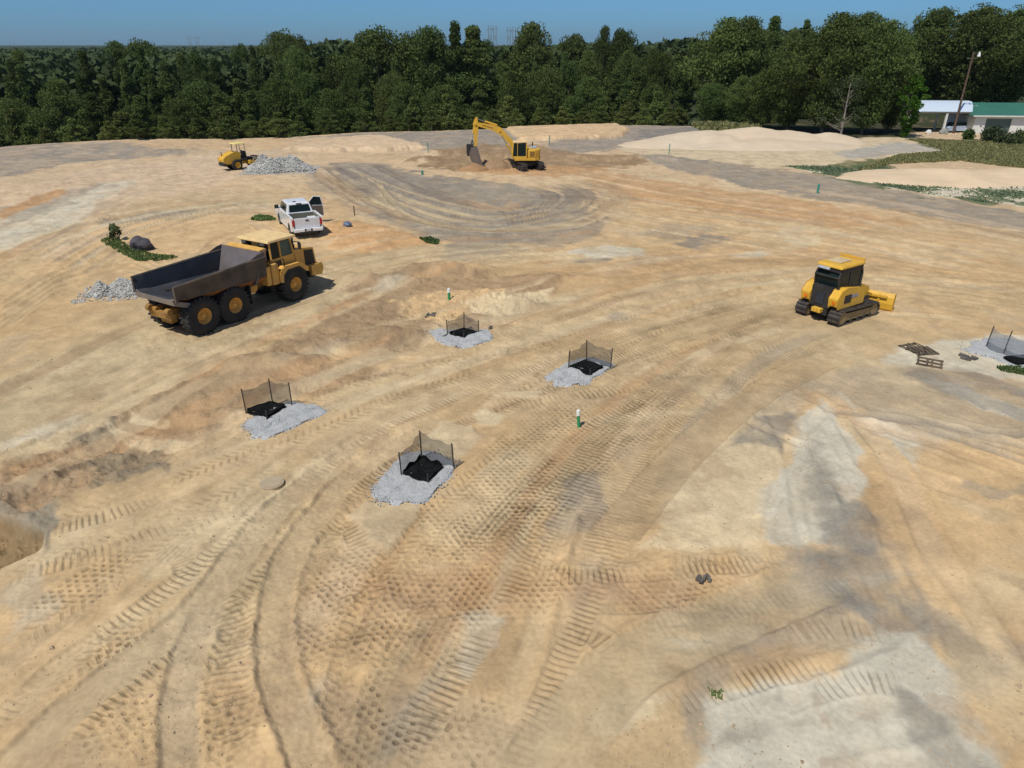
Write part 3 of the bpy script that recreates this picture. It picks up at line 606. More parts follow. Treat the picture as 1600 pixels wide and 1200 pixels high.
GLASSL = mat('greenish glass', (.07, .12, .10), .12, var=.3, spec=.3)
CHROME = mat('polished rod', (.55, .56, .58), .15, metal=1, var=.02)
WHT = mat('white car paint', (.78, .80, .82), .25, var=.03, coat=.5, dirt=.12)
GRYP = mat('grey plastic', (.10, .105, .10), .7, var=.15)
RED = mat('red lamp lens', (.45, .01, .015), .2, var=.05)
ORL = mat('orange lamp', (.8, .18, .01), .3)
RUST = mat('rusty painted bed side', (.055, .050, .046), .7, var=.4, vs=1.5, dirt=.75, ds=1.6, dcol=(.15, .115, .085), bump=.01)
RUSTO = mat('orange scraped paint', (.40, .16, .035), .65, var=.3, vs=1.5, dirt=.8, ds=2.1, dcol=(.15, .09, .055))
WHITE_L = mat('white lamp', (.8, .8, .78), .3)

def wheel(parent, x, y, z, r, w, rimr, side, rim_mat, lugs=26, flat=False):
    """tyre with lugs, rim as its sub-part"""
    m = MB(); h = w/2
    prof = [(rimr, -h*.8), (rimr*1.12, -h*.92), (r*.80, -h), (r*.93, -h*.94), (r*.985, -h*.72), (r*.985, h*.72), (r*.93, h*.94), (r*.80, h), (rimr*1.12, h*.92), (rimr, h*.8)]
    m.lathe(prof, (x, y, z), 36)
    if lugs:
        for k in range(lugs):
            a = 2*math.pi*k/lugs
            for s in (-1, 1):
                a2 = a+(math.pi/lugs if s > 0 else 0)
                M = Matrix.Translation((x+math.cos(a2)*r*.97, y+s*h*.5, z+math.sin(a2)*r*.97)) @ Matrix.Rotation(-a2, 4, 'Y') @ Matrix.Rotation(.35*s, 4, 'X')
                b = MB().box((0, 0, 0), (r*.10, h*.95, 2*math.pi*r/lugs*.42)); m.add(b.v, b.f, M)
    t = m.build('tyre', BLK, parent, smooth=False)
    for p in t.data.polygons: p.use_smooth = len(p.vertices) == 4 and p.index < 36*9
    q = MB(); o = side
    q.lathe([(0.001, o*h*.55), (rimr*.30, o*h*.55), (rimr*.36, o*h*.42), (rimr*.62, o*h*.40), (rimr*.72, o*h*.22), (rimr*.90, o*h*.55), (rimr*1.02, o*h*.9), (rimr*1.06, o*h*.94)], (x, y, z), 28)
    q.lathe([(0.001, -o*h*.3), (rimr*1.0, -o*h*.3), (rimr*1.03, -o*h*.85)], (x, y, z), 28)
    q.cyl((x, y+o*h*.4, z), (x, y+o*h*.74, z), rimr*.26, rimr*.24, 16)
    for k in range(10):
        a = 2*math.pi*k/10; q.cyl((x+rimr*.5*math.cos(a), y+o*h*.38, z+rimr*.5*math.sin(a)), (x+rimr*.5*math.cos(a), y+o*h*.48, z+rimr*.5*math.sin(a)), rimr*.05, n=6)
    q.build('rim', rim_mat, t)
    return t

# ------------------------------------------------------------------ articulated dump truck
def dump_truck():
    x0, y0 = -15.25, 30.75; ang = math.atan2(.857, .514)
    rt = empty('dump_truck', (x0, y0, gza(x0, y0, 1.2)-.03), ang, label='yellow articulated dump truck with empty rusty steel bed on the haul road', cat='dump truck')
    r, w = .87, .64
    for ax in (.3, 2.02, 5.8):
        for s in (-1, 1): wheel(rt, ax, s*1.14, r, r, w, .35, s, YEL2, 24)
    # bed: lofted channel, tail open, floor rising at the tail
    st = [(-.95, .50, .25), (-.25, .30, .5), (1.3, .14, .85), (3.0, .04, .95), (4.1, .04, .95)]   # x, floor lift, chamfer drop
    def sec(x, lift, ch, off, ztop):
        zf = 1.36+lift
        yt = 1.50-off; yb = 1.38-off; yc = 1.02-off*.6
        z0 = zf+off
        return [(x, yt, ztop), (x, yb, z0+.32*min(ch, 1)+.02), (x, yc, z0), (x, -yc, z0), (x, -yb, z0+.32*min(ch, 1)+.02), (x, -yt, ztop)]
    def ztop(x): return 2.52+(x+1.75)*.035
    def shell(off):
        m = MB(); S = [sec(x, l_, c_, off, ztop(x)) for x, l_, c_ in st]; V = [p for s_ in S for p in s_]; Fc = []
        for i in range(len(S)-1):
            for j in range(5):
                q = (i*6+j, i*6+j+1, (i+1)*6+j+1, (i+1)*6+j); Fc.append(q if off == 0 else q[::-1])
        m.add(V, Fc); return m, S
    mo, So = shell(0.0); mi, Si = shell(.07)
    side = MB(); low = MB()
    for i in range(len(So)-1):
        for j in range(5):
            q = [So[i][j], So[i][j+1], So[i+1][j+1], So[i+1][j]]
            (side if j in (0, 4) else low).add(q, [(0, 1, 2, 3)])
    # ribs and the thick rolled top edge
    for s in (-1, 1):
        side.tube([(x, s*1.48, ztop(x)) for x in (-.95, 1.2, 4.05)], .055, 6)
        side.box((-.90, s*1.44, 2.18), (.12, .12, .66))
    bed = side.build('bed', RUST, rt, label='brown rusty outer side plates of the bed')
    lw = MB(); lw.v, lw.f = low.v, low.f
    for x in (.8, 1.8, 2.8, 3.6): lw.box((x, 0, 1.36+max(.22-.07*x, .0)), (.14, 1.9, .12))
    lw.build('bed_floor', RUSTO, bed, label='scraped orange underside of the bed')
    mi.build('bed_liner', mat('blue grey scoured steel', (.040, .047, .062), .5, metal=.1, var=.3, vs=.8, dirt=.4, ds=1.0, dcol=(.11, .10, .09)), bed)
    lip = MB(); a, b = So[0], Si[0]
    lip.add([a[1], a[2], a[3], a[4], b[1], b[2], b[3], b[4]], [(0, 1, 5, 4), (1, 2, 6, 5), (2, 3, 7, 6)])
    lip.prism([(-1.02, 1.93), (-.98, 1.70), (-.30, 1.42), (-.1, 1.55), (-.2, 1.62)], -1.34, 1.34)
    lip.build('tail_lip', mat('dusty grey plate', (.19, .18, .165), .75, var=.12, dirt=.5, dcol=(.38, .29, .2)), bed)
    # headboard: leans forward over the joint
    hb = MB()
    hb.add([(3.35, -1.40, 1.5), (3.35, 1.40, 1.5), (4.0, 1.46, 2.95), (4.0, -1.46, 2.95), (3.42, -1.40, 1.45), (3.42, 1.40, 1.45), (4.08, 1.46, 2.93), (4.08, -1.46, 2.93)],
           [(0, 1, 2, 3), (7, 6, 5, 4), (3, 2, 6, 7), (0, 3, 7, 4), (1, 5, 6, 2)])
    for s in (-1, 1):
        hb.add([(3.0, s*1.48, 2.68), (4.02, s*1.48, 2.72), (4.02, s*1.48, 2.96), (3.7, s*1.48, 2.93)], [(0, 1, 2, 3)])
    hb.build('headboard', mat('purple grey worn steel', (.135, .125, .13), .6, metal=.1, var=.25, vs=1.3, dirt=.5, dcol=(.17, .12, .10)), bed)
    sg = MB().prism([(4.02, 2.90), (4.38, 3.0), (4.38, 3.04), (4.02, 2.98)], -1.2, 1.2); sg.box((4.2, 0, 2.93), (.1, 2.2, .12))
    sg.build('spill_guard', YEL2, bed)
    # rear frame, axles, joint
    fr = MB()
    for s in (-1, 1):
        fr.box((1.9, s*.45, 1.14), (5.4, .16, .30)); fr.box((.9, s*.72, .86), (2.3, .2, .22)); fr.box((-.65, s*.45, 1.10), (.45, .3, .42))
        fr.cyl((-.9, s*.55, 1.28), (-.9, s*.8, 1.28), .16, n=12)
    fr.box((-.75, 0, 1.02), (.25, 1.5, .3)); fr.box((-.5, 0, .85), (.35, .7, .5))
    for ax in (.3, 2.02): fr.cyl((ax, -1.0, .87), (ax, 1.0, .87), .17, n=12); fr.lathe([(.01, -.28), (.3, -.22), (.34, 0), (.3, .22), (.01, .28)], (ax, 0, .87), 16)
    fr.build('rear_frame', mat('ochre greasy frame', (.42, .23, .05), .65, var=.25, dirt=.6, dcol=(.14, .09, .05)), rt, bevel=.02)
    jt = MB().cyl((3.7, -.75, 1.15), (3.7, .75, 1.15), .28, n=18).cyl((4.1, 0, .85), (4.1, 0, 1.5), .26, n=16)
    jt.box((4.4, 0, 1.1), (.9, .7, .4)).build('articulation_joint', YEL2, rt, bevel=.02)
    for s in (-1, 1):
        c = MB().cyl((2.65, s*.98, .95), (3.1, s*1.02, 1.85), .11, n=12).build('lift_cylinder', BLKP, rt)
        MB().cyl((2.65, s*.98, .95), (2.45, s*.95, .58), .07, n=10).build('cylinder_rod', CHROME, c)
    mf = MB()
    for s in (-1, 1): mf.box((3.02, s*1.12, 1.05), (.05, .55, .85)); mf.box((3.02, s*1.12, 1.5), (.08, .6, .08))
    mf.halves('mud_flap', BLK, rt)
    # tractor unit
    fx = 5.8
    ch = MB().box((5.7, 0, 1.05), (3.5, .95, .42)).cyl((fx, -1, .81), (fx, 1, .81), .18).box((4.75, 0, 1.1), (.35, 2.0, .45))
    ch.box((7.35, 0, .98), (.4, 2.1, .35)).build('front_frame', BLKP, rt, bevel=.02)
    ca = MB()
    for s in (-1, 1):
        ca.box((4.68, s*1.06, 1.68), (.42, .62, 1.05)); ca.box((4.3, s*1.08, 1.66), (.26, .5, .95))
    ca.halves('side_cabinet', YEL2, rt, .04)
    cb = MB()
    cb.prism([(4.75, 1.45), (6.35, 1.45), (6.35, 2.28), (4.82, 2.28)], -1.0, 1.0)
    cab = cb.build('cab', YEL2, rt, bevel=.04)
    pl = MB()
    for (xb, xt, yb, yt) in ((4.86, 4.86, .98, .93), (5.46, 5.46, .99, .94), (6.32, 6.18, .98, .93)):
        for s in (-1, 1): MB().tube([(xb, s*yb, 2.26), (xt, s*yt, 3.16)], .055, 6).build('cab_pillar', YEL2, cab)
    MB().box((4.84, 0, 2.72), (.06, .5, .95)).build('rear_panel', YEL2, cab)
    rf = MB().box((5.55, 0, 3.22), (1.85, 2.3, .12), taper=(.96, .97)).build('cab_roof', YELP, cab, bevel=.03)
    MB().box((4.72, .65, 3.08), (.12, .3, .14)).box((4.72, -.65, 3.08), (.12, .3, .14)).halves('work_lamp', GRYP, rf)
    for s in (-1, 1):
        MB().add([(4.90, s*.97, 2.30), (5.42, s*.98, 2.30), (5.42, s*.93, 3.12), (4.90, s*.92, 3.12)], [(0, 1, 2, 3)]).build('side_window', GLASS, cab)
        MB().add([(5.50, s*.98, 2.30), (6.28, s*.97, 2.30), (6.15, s*.92, 3.12), (5.50, s*.93, 3.12)], [(0, 1, 2, 3)]).build('side_window', GLASSL, cab)
    MB().add([(6.34, -.96, 2.30), (6.34, .96, 2.30), (6.21, .91, 3.12), (6.21, -.91, 3.12)], [(0, 1, 2, 3)]).build('windscreen', GLASSL, cab)
    MB().add([(4.82, -.94, 2.30), (4.82, -.3, 2.30), (4.82, -.3, 3.1), (4.82, -.9, 3.1)], [(0, 1, 2, 3)]).add([(4.82, .94, 2.30), (4.82, .3, 2.30), (4.82, .3, 3.1), (4.82, .9, 3.1)], [(0, 1, 2, 3)]).halves('rear_window', GLASS, cab)
    MB().box((5.35, 0, 2.25), (.5, .55, .3)).box((5.15, 0, 2.6), (.14, .5, .6)).build('seat', BLKP, cab, bevel=.04)
    MB().box((5.2, -1.01, 2.0), (.45, .04, .38)).build('vent_panel', BLKP, cab)
    for s in (-1, 1):
        g = MB()
        pts = [(4.85, 1.25), (4.92, 1.72), (5.28, 1.92), (6.28, 1.92), (6.72, 1.55), (6.72, 1.40), (6.62, 1.42), (6.18, 1.80), (5.38, 1.80), (5.06, 1.55), (5.02, 1.20)]
        y0_, y1_ = (.80, 1.46) if s > 0 else (-1.46, -.80)
        g.prism(pts, y0_, y1_)
        g.build('mudguard', YEL2, rt, bevel=.03)
        MB().prism([(5.08, 1.24), (5.10, 1.55), (5.40, 1.77), (6.16, 1.77), (6.6, 1.42), (6.55, 1.2), (6.1, 1.64), (5.46, 1.64), (5.2, 1.45)], y0_*.99, y1_*.99).build('wheel_arch_liner', BLKP, rt)
        st2 = MB().box((4.95, s*1.22, 1.02), (.3, .5, .05)).box((4.95, s*1.22, .70), (.3, .5, .05)).box((4.82, s*1.0, .9), (.04, .06, .6)).box((5.08, s*1.0, .9), (.04, .06, .6))
        st2.build('access_step', BLKP, rt)
    hd = MB().prism([(6.35, 1.45), (6.35, 2.42), (6.9, 2.40), (7.60, 2.30), (7.72, 1.45)], -1.0, 1.0)
    hood = hd.build('hood', mat('orange yellow hood paint', (.78, .42, .08), .5, var=.12, dirt=.3), rt, bevel=.05)
    gl = MB()
    for s in (-1, 1): gl.prism([(6.98, 1.5), (6.98, 2.32), (7.56, 2.24), (7.66, 1.5)], s*1.005, s*1.03)
    gl.halves('side_grille', BLKP, hood)
    MB().prism([(7.69, 1.5), (7.58, 2.2), (7.62, 2.21), (7.74, 1.5)], -.85, .85).build('front_grille', BLKP, hood)
    MB().cyl((6.75, -.5, 2.38), (6.75, -.5, 3.0), .055, n=10).cyl((6.75, -.5, 2.38), (6.75, -.5, 2.6), .09, n=10).build('exhaust_stack', BLKP, hood)
    MB().cyl((4.62, -.72, 2.3), (4.62, -.72, 2.75), .14, n=14).cyl((4.62, -.72, 2.75), (4.62, -.72, 2.88), .18, n=14).build('air_cleaner', mat('rusty pinkish can', (.42, .28, .2), .7, var=.2), rt)
    MB().cyl((4.45, .3, 1.7), (4.45, .3, 2.9), .10, n=12).box((4.45, -.3, 2.2), (.25, .5, .8)).build('exhaust_pipe', BLKP, rt)
    bp_ = MB().prism([(7.2, 1.0), (7.2, 1.45), (7.88, 1.48), (7.96, 1.2), (7.82, .92)], -1.25, 1.25).build('front_bumper', YEL2, rt, bevel=.04)
    for s in (-1, 1):
        MB().cyl((7.90, s*.85, 1.3), (7.96, s*.85, 1.3), .11, n=12).build('headlight', WHITE_L, bp_)
        MB().tube([(6.3, s*.92, 2.9), (6.5, s*1.25, 2.9), (6.5, s*1.25, 2.5)], .025, 6).box((6.5, s*1.27, 2.7), (.06, .18, .36)).build('mirror', BLKP, cab)
        MB().tube([(4.8, s*1.35, 1.9), (4.8, s*1.35, 2.3), (5.3, s*1.35, 2.3), (5.3, s*1.35, 1.92)], .025, 6).build('handrail', BLKP, rt)
dump_truck()

# ------------------------------------------------------------------ crawler tracks
def crawler(parent, y, x0, x1, r, w, n, frame_mat, front_r=None, shoe=.05, z0=0.0, rollers=5, grouser=.045):
    """endless track: shoes round a loop; frame, rollers and sprocket inside it"""
    fr_ = front_r or r; m = MB(); L_ = x1-x0
    loop = []; N = 400
    cA = (x0+r, z0+r); cB = (x1-fr_, z0+fr_)
    top_a = (cA[0], cA[1]+r); top_b = (cB[0], cB[1]+fr_)
    def arc(c, rr, a0, a1, k): return [(c[0]+rr*math.cos(a0+(a1-a0)*i/k), c[1]+rr*math.sin(a0+(a1-a0)*i/k)) for i in range(k)]
    loop = [(cB[0]+(cA[0]-cB[0])*i/40, z0) for i in range(40)]+arc(cA, r, -math.pi/2, -1.5*math.pi, 30)+[(top_a[0]+(top_b[0]-top_a[0])*i/40, top_a[1]+(top_b[1]-top_a[1])*i/40-.03*math.sin(math.pi*i/40)) for i in range(40)]+arc(cB, fr_, math.pi/2, -math.pi/2, 30)
    P = np.array(loop+[loop[0]]); d = np.r_[0, np.cumsum(np.hypot(*np.diff(P, axis=0).T))]; tot = d[-1]
    for k in range(n):
        s = tot*k/n; x = np.interp(s, d, P[:, 0]); z = np.interp(s, d, P[:, 1]); s2 = (s+.02) % tot
        dx = np.interp(s2, d, P[:, 0])-x; dz = np.interp(s2, d, P[:, 1])-z; a = math.atan2(dz, dx)
        M = Matrix.Translation((x, y, z)) @ Matrix.Rotation(-a, 4, 'Y')
        b = MB().box((0, 0, -shoe/2), (tot/n*.93, w, shoe)).box((tot/n*.36, 0, shoe*.3+.0), (tot/n*.16, w, grouser*2)); m.add(b.v, b.f, M)
    tr = m.build('track', SHOE, parent)
    f = MB(); e = w*.22
    f.prism([(cA[0]-r*.1, z0+r*.55), (cB[0], z0+fr_*.55), (cB[0], z0+fr_*1.35), (cA[0], z0+r*1.45)], y-w*.36, y+w*.36)
    f.build('track_frame', frame_mat, tr, bevel=.02)
    q = MB()
    for c, rr in ((cA, r), (cB, fr_)): MB().cyl((c[0], y-w*.4, c[1]), (c[0], y+w*.4, c[1]), rr*.80, n=22).build('sprocket', frame_mat, tr)
    for i in range(rollers):
        x = cA[0]+.25+(cB[0]-cA[0]-.5)*i/(rollers-1); MB().cyl((x, y-w*.38, z0+.14), (x, y+w*.38, z0+.14), .11, n=12).build('roller', SHOE, tr)

# ------------------------------------------------------------------ bulldozer
def bulldozer():
    ang = R(34); x0, y0 = 15.95, 33.05
    rt = empty('bulldozer', (x0, y0, gza(x0, y0, 1.2)-.01), ang, label='yellow bulldozer with black cab glass and angled front blade', cat='bulldozer'); rt.scale = (1, .95, .95)
    for s in (-1, 1): crawler(rt, s*.93, -1.7, 1.65, .40, .62, 40, mat('dusty yellow track frame', (.30, .22, .09), .75, dirt=.6), .36)
    MB().box((.2, 0, .62), (3.0, 1.15, .5)).box((-1.35, 0, .62), (.5, .9, .5)).build('chassis', BLKP, rt, bevel=.03)
    MB().box((-1.72, 0, .62), (.25, .5, .22)).cyl((-1.85, 0, .55), (-1.85, 0, .75), .09).build('tow_hitch', YEL, rt, bevel=.02)
    fb_ = MB()
    for s in (-1, 1):
        y0_, y1_ = (.52, 1.02) if s > 0 else (-1.02, -.52)
        fb_.prism([(-1.62, .92), (-1.70, 1.35), (-1.45, 1.72), (-1.05, 1.82), (.35, 1.62), (.35, .92)], y0_, y1_)
    fe = fb_.build('rear_fender', YEL, rt, bevel=.07)
    MB().prism([(-1.64, .75), (-1.62, 1.78), (-1.2, 1.80), (-.9, .8)], -.53, .53).build('rear_panel', BLKP, rt, bevel=.03)
    MB().box((-1.655, 0, 1.2), (.03, .42, .55)).build('radiator_screen', mat('blue black screen', (.03, .038, .05), .5), rt)
    st = MB()
    for s in (-1, 1): st.box((-.95, s*1.025, 1.30), (.55, .012, .42))
    st.halves('side_vent', BLKP, fe)
    for s in (-1, 1):
        MB().box((-.42, s*1.024, 1.38), (.5, .012, .18)).build('decal', mat('grey decal', (.3, .3, .34), .5), fe)
        MB().cyl((-1.69, s*.78, 1.15), (-1.72, s*.78, 1.15), .08, n=12).build('tail_light', ORL, fe)
    # cab
    cb = MB()
    def cabpts(s): return [(-1.32, s*.66, 1.75), (.42, s*.66, 1.62), (.50, s*.62, 2.30), (.36, s*.60, 2.72), (-1.22, s*.60, 2.72), (-1.42, s*.64, 2.3)]
    a, b = cabpts(1), cabpts(-1)
    for P in (a, b):
        for i in range(6): cb.tube([P[i], P[(i+1) % 6]], .05, 6)
    for i in range(6): cb.tube([a[i], b[i]], .045, 6)
    for s in (-1, 1): cb.tube([(-.45, s*.65, 1.7), (-.45, s*.61, 2.72)], .045, 6); cb.box((-.42, s*.60, 2.62), (1.7, .09, .26))
    cb.box((-1.30, 0, 2.64), (.1, 1.25, .2))
    cab = cb.build('cab', BLKP, rt)
    for s in (-1, 1): MB().add([(p[0], p[1]*.97, p[2]) for p in cabpts(s)], [tuple(range(6))]).build('side_window', GLASS, cab)
    MB().add([(a[0][0]+.02, .6, 1.78), (a[0][0]+.02, -.6, 1.78), (b[5][0]+.02, -.6, 2.3), (a[5][0]+.02, .6, 2.3), (a[4][0]+.03, .57, 2.6), (b[4][0]+.03, -.57, 2.6)], [(0, 1, 2, 3), (3, 2, 5, 4)]).build('rear_window', GLASS, cab)
    MB().add([(.40, .6, 1.68), (.40, -.6, 1.68), (.48, -.58, 2.3), (.48, .58, 2.3), (.34, .56, 2.68), (.34, -.56, 2.68)], [(0, 1, 2, 3), (3, 2, 5, 4)]).build('windscreen', GLASS, cab)
    rf = MB().box((-.45, 0, 2.82), (1.95, 1.42, .15), taper=(.93, .93))
    roof = rf.build('cab_roof', YEL, cab, bevel=.05)
    MB().box((-.5, .1, 2.925), (.9, .75, .06)).build('roof_hatch', mat('cream dusty hatch', (.62, .48, .28), .7, dirt=.4), roof, bevel=.02)
    MB().box((.40, 0, 2.98), (.1, 1.35, .10)).tube([(.36, .6, 2.86), (.40, .62, 2.98)], .03).tube([(.36, -.6, 2.86), (.40, -.62, 2.98)], .03).build('lamp_bar', YEL, roof)
    MB().box((-1.46, .22, 2.70), (.1, .62, .10)).build('rear_work_lamp', mat('pale lamp glass', (.5, .55, .6), .2), roof)
    # hood and blade gear
    MB().prism([(.42, .95), (.45, 1.55), (1.45, 1.35), (1.62, 1.2), (1.62, .75), (.42, .75)], -.48, .48).build('hood', YEL, rt, bevel=.06)
    MB().cyl((1.0, .2, 1.4), (1.0, .2, 1.85), .05, n=10).build('exhaust_pipe', BLKP, rt)
    MB().prism([(.42, 1.1), (.5, 1.62), (.9, 1.6), (1.0, 1.1)], .48, .62).prism([(.42, 1.1), (.5, 1.62), (.9, 1.6), (1.0, 1.1)], -.62, -.48).halves('side_cover', YEL, rt, .03)
    for s in (-1, 1):
        MB().tube([(1.35, s*.42, 1.15), (1.95, s*.5, .85)], .055, 10).build('lift_cylinder', YEL, rt)
        MB().box((1.5, s*.52, .5), (1.1, .14, .18)).build('push_arm', YEL, rt, bevel=.02)
    bl = MB(); P = [(-.02, .0), (-.14, .12), (-.18, .42), (-.12, .75), (.02, .95)]; T_ = [(p[0]-.05, p[1]) for p in P[::-1]]
    bl.prism(P+T_, -1.42, 1.42)
    for s in (-1, 1): bl.box((-.03, s*1.42, .48), (.26, .03, .95))
    for k in (-.7, .7): bl.box((-.22, k, .5), (.08, .12, .75))
    bl.box((-.24, 0, .78), (.12, 2.2, .12))
    blade = bl.build('blade', YEL, rt, bevel=.012); blade.location = (2.28, 0, -.02); blade.rotation_euler = (0, 0, R(17))
    MB().box((.02, 0, .02), (.04, 2.86, .16)).build('cutting_edge', BLKP, blade)
bulldozer()

# ------------------------------------------------------------------ excavator
def excavator():
    x0, y0 = W(821, 264); rt = empty('excavator', (x0, y0, gza(x0, y0, 1.5)-.02), 0, label='yellow tracked excavator digging with its long bent boom reaching left', cat='excavator')
    und = empty('undercarriage', (0, 0, 0), R(118)); und.parent = rt
    for s in (-1, 1): crawler(und, s*1.02, -1.9, 1.9, .38, .55, 46, BLKP, .38, rollers=6)
    MB().box((0, 0, .58), (2.0, 1.6, .35)).cyl((0, 0, .7), (0, 0, .95), .6, n=24).build('carbody', BLKP, und, bevel=.03)
    up = empty('house', (0, 0, 0), R(186)); up.parent = rt      # +x of the house is where the boom points
    dk = MB(); pts = [(1.25, -1.2), (1.25, 1.2), (-.9, 1.2), (-1.35, .95), (-1.55, .4), (-1.55, -.4), (-1.35, -.95), (-.9, -1.2)]
    def slab(m, P, z0, z1):
        n = len(P); m.add([(x, y, z0) for x, y in P]+[(x, y, z1) for x, y in P], [tuple(range(n)), tuple(range(2*n-1, n-1, -1))]+[(i, n+i, n+(i+1) % n, (i+1) % n) for i in range(n)])
    slab(dk, pts, .95, 1.22); deck = dk.build('deck', YEL, up, bevel=.03)
    bd = MB(); slab(bd, [(-.15, -1.18), (-.15, 1.18), (-.9, 1.18), (-1.33, .93), (-1.53, .38), (-1.53, -.38), (-1.33, -.93), (-.9, -1.18)], 1.22, 2.05)
    slab(bd, [(1.2, -1.18), (1.2, -.5), (-.15, -.5), (-.15, -1.18)], 1.22, 1.85)
    body = bd.build('engine_cover', YEL, up, bevel=.07)
    MB().box((-.6, 1.19, 1.62), (.5, .012, .5)).box((-1.15, .99, 1.55), (.01, .3, .35), ('Z', R(-30))).build('vent_grille', mat('brown louvre', (.25, .14, .03), .6), body)
    MB().box((-.85, -.3, 2.12), (.7, .9, .14)).build('engine_hood', mat('pale blue grey lid', (.35, .42, .48), .5), body, bevel=.03)
    MB().tube([(-.2, -1.1, 2.0), (-.2, -1.1, 2.5), (.9, -1.1, 2.4), (.9, -1.1, 1.85)], .03).build('handrail', BLKP, body); MB().cyl((-.8, -.75, 2.1), (-.8, -.75, 2.6), .06).build('exhaust_pipe', BLKP, body)
    # cab on the left of the boom, which faces the camera
    cb = MB(); c0 = [(1.5, 1.18), (1.5, .30), (0.0, .30), (0.0, 1.18)]
    for x, y in c0: cb.tube([(x, y, 1.22), (x-(.14 if x > 1 else 0), y, 2.78)], .055, 6)
    cb.box((.7, .74, 1.32), (1.5, .9, .2)); cb.box((.95, 1.17, 1.95), (.05, .05, 1.6)); cb.box((0.02, .74, 1.9), (.06, .9, 1.3))
    cab = cb.build('cab', YEL, up)
    MB().box((.68, .74, 2.84), (1.5, .96, .12), taper=(.94, .94)).build('cab_roof', YELP, cab, bevel=.03)
    MB().add([(1.42, 1.19, 1.42), (.06, 1.19, 1.42), (.06, 1.19, 2.74), (1.32, 1.19, 2.74)], [(0, 1, 2, 3)]).build('side_window', GLASS, cab)
    MB().add([(1.5, 1.12, 1.42), (1.5, .34, 1.42), (1.36, .34, 2.74), (1.36, 1.12, 2.74)], [(0, 1, 2, 3)]).build('windscreen', GLASS, cab)
    MB().box((.6, .74, 1.7), (.45, .5, .55)).build('seat', BLKP, cab, bevel=.03)
    # boom: two arms bent at the knee, then stick and bucket
    B0 = (.9, 1.55); BK = (2.75, 3.85); BT = (5.25, 4.55)
    def beam(P, Wd, half):
        up_, dn = [], []
        for i, (x, z) in enumerate(P):
            a = P[max(i-1, 0)]; b = P[min(i+1, len(P)-1)]; dx, dz = b[0]-a[0], b[1]-a[1]; ln = math.hypot(dx, dz); nx, nz = -dz/ln, dx/ln; w_ = Wd[i]/2
            up_.append((x+nx*w_, z+nz*w_)); dn.append((x-nx*w_, z-nz*w_))
        return MB().prism(up_+dn[::-1], -half, half)
    bm = beam([B0, (1.6, 2.75), BK, (3.4, 4.15), BT], [.34, .48, .62, .5, .30], .19)
    for p_ in (B0, BK, BT): bm.cyl((p_[0], -.26, p_[1]), (p_[0], .26, p_[1]), .14, n=14)
    boom = bm.build('boom', YEL, up, bevel=.02); boom.location.y = -.05
    tx = MB()
    for k in range(8): tx.box((3.5+k*.14, .195, 4.13+k*.04), (.09, .01, .13), ('Y', R(-15)))
    tx.build('decal', mat('dark red brown lettering', (.22, .09, .02), .6), boom)
    S1 = (5.28, 2.35)
    sk = beam([(5.12, 5.15), BT, (5.2, 4.0), S1], [.2, .48, .44, .24], .15)
    for p_ in (BT, S1): sk.cyl((p_[0], -.2, p_[1]), (p_[0], .2, p_[1]), .12, n=12)
    stick = sk.build('stick', YEL, up, bevel=.02); stick.location.y = -.05
    def ram(a, b, k, parent, y=0.0, r=.09):
        a = Vector((a[0], y, a[1])); b = Vector((b[0], y, b[1])); m_ = a.lerp(b, k)
        c_ = MB().cyl(a, m_, r, n=12).build('hydraulic_cylinder', YEL, parent); MB().cyl(m_, b, r*.5, n=10).build('cylinder_rod', CHROME, c_)
    for y in (-.3, .26): ram((1.35, 1.4), (2.55, 3.4), .58, up, y)
    ram((3.0, 4.38), (5.12, 5.05), .60, boom); ram((5.38, 4.45), (5.62, 2.95), .6, stick, r=.08)
    MB().tube([(5.62, -.1, 2.95), (5.78, -.1, 2.4), (5.6, -.1, 2.05)], .05).tube([(5.62, .1, 2.95), (5.5, .1, 2.5)], .05).build('bucket_link', BLKP, stick)
    bk = MB(); prof = [(5.15, 2.35), (5.75, 2.25), (5.98, 1.6), (5.80, .95), (5.25, .50), (4.55, .42)]
    inn = [(x-.05*(x > 5.2), z+.04) for x, z in prof]
    V = [(x, y, z) for y in (-.5, .5) for x, z in prof]; n_ = len(prof)
    bk.add(V, [(i, i+1, n_+i+1, n_+i) for i in range(n_-1)])
    for s in (-1, 1):
        y0_, y1_ = (.47, .5) if s > 0 else (-.5, -.47)
        bk.prism(prof+[(4.75, .9), (4.98, 1.7)], y0_, y1_)
    for k in range(5): bk.box((4.42, -.42+k*.21, .40), (.24, .08, .05))
    bucket = bk.build('bucket', mat('scoured grey bucket', (.16, .15, .14), .5, metal=.4, dirt=.6, dcol=(.3, .22, .15)), up); bucket.location.y = -.05
    sol = bucket.modifiers.new('solid', 'SOLIDIFY'); sol.thickness = .03
    MB().box((5.9, 0, 2.05), (.7, .62, .95)).box((5.95, 0, 1.6), (.5, .5, .5)).build('quick_coupler', BLKP, stick, bevel=.05)
    rt.rotation_euler.z = R(-2)
excavator()

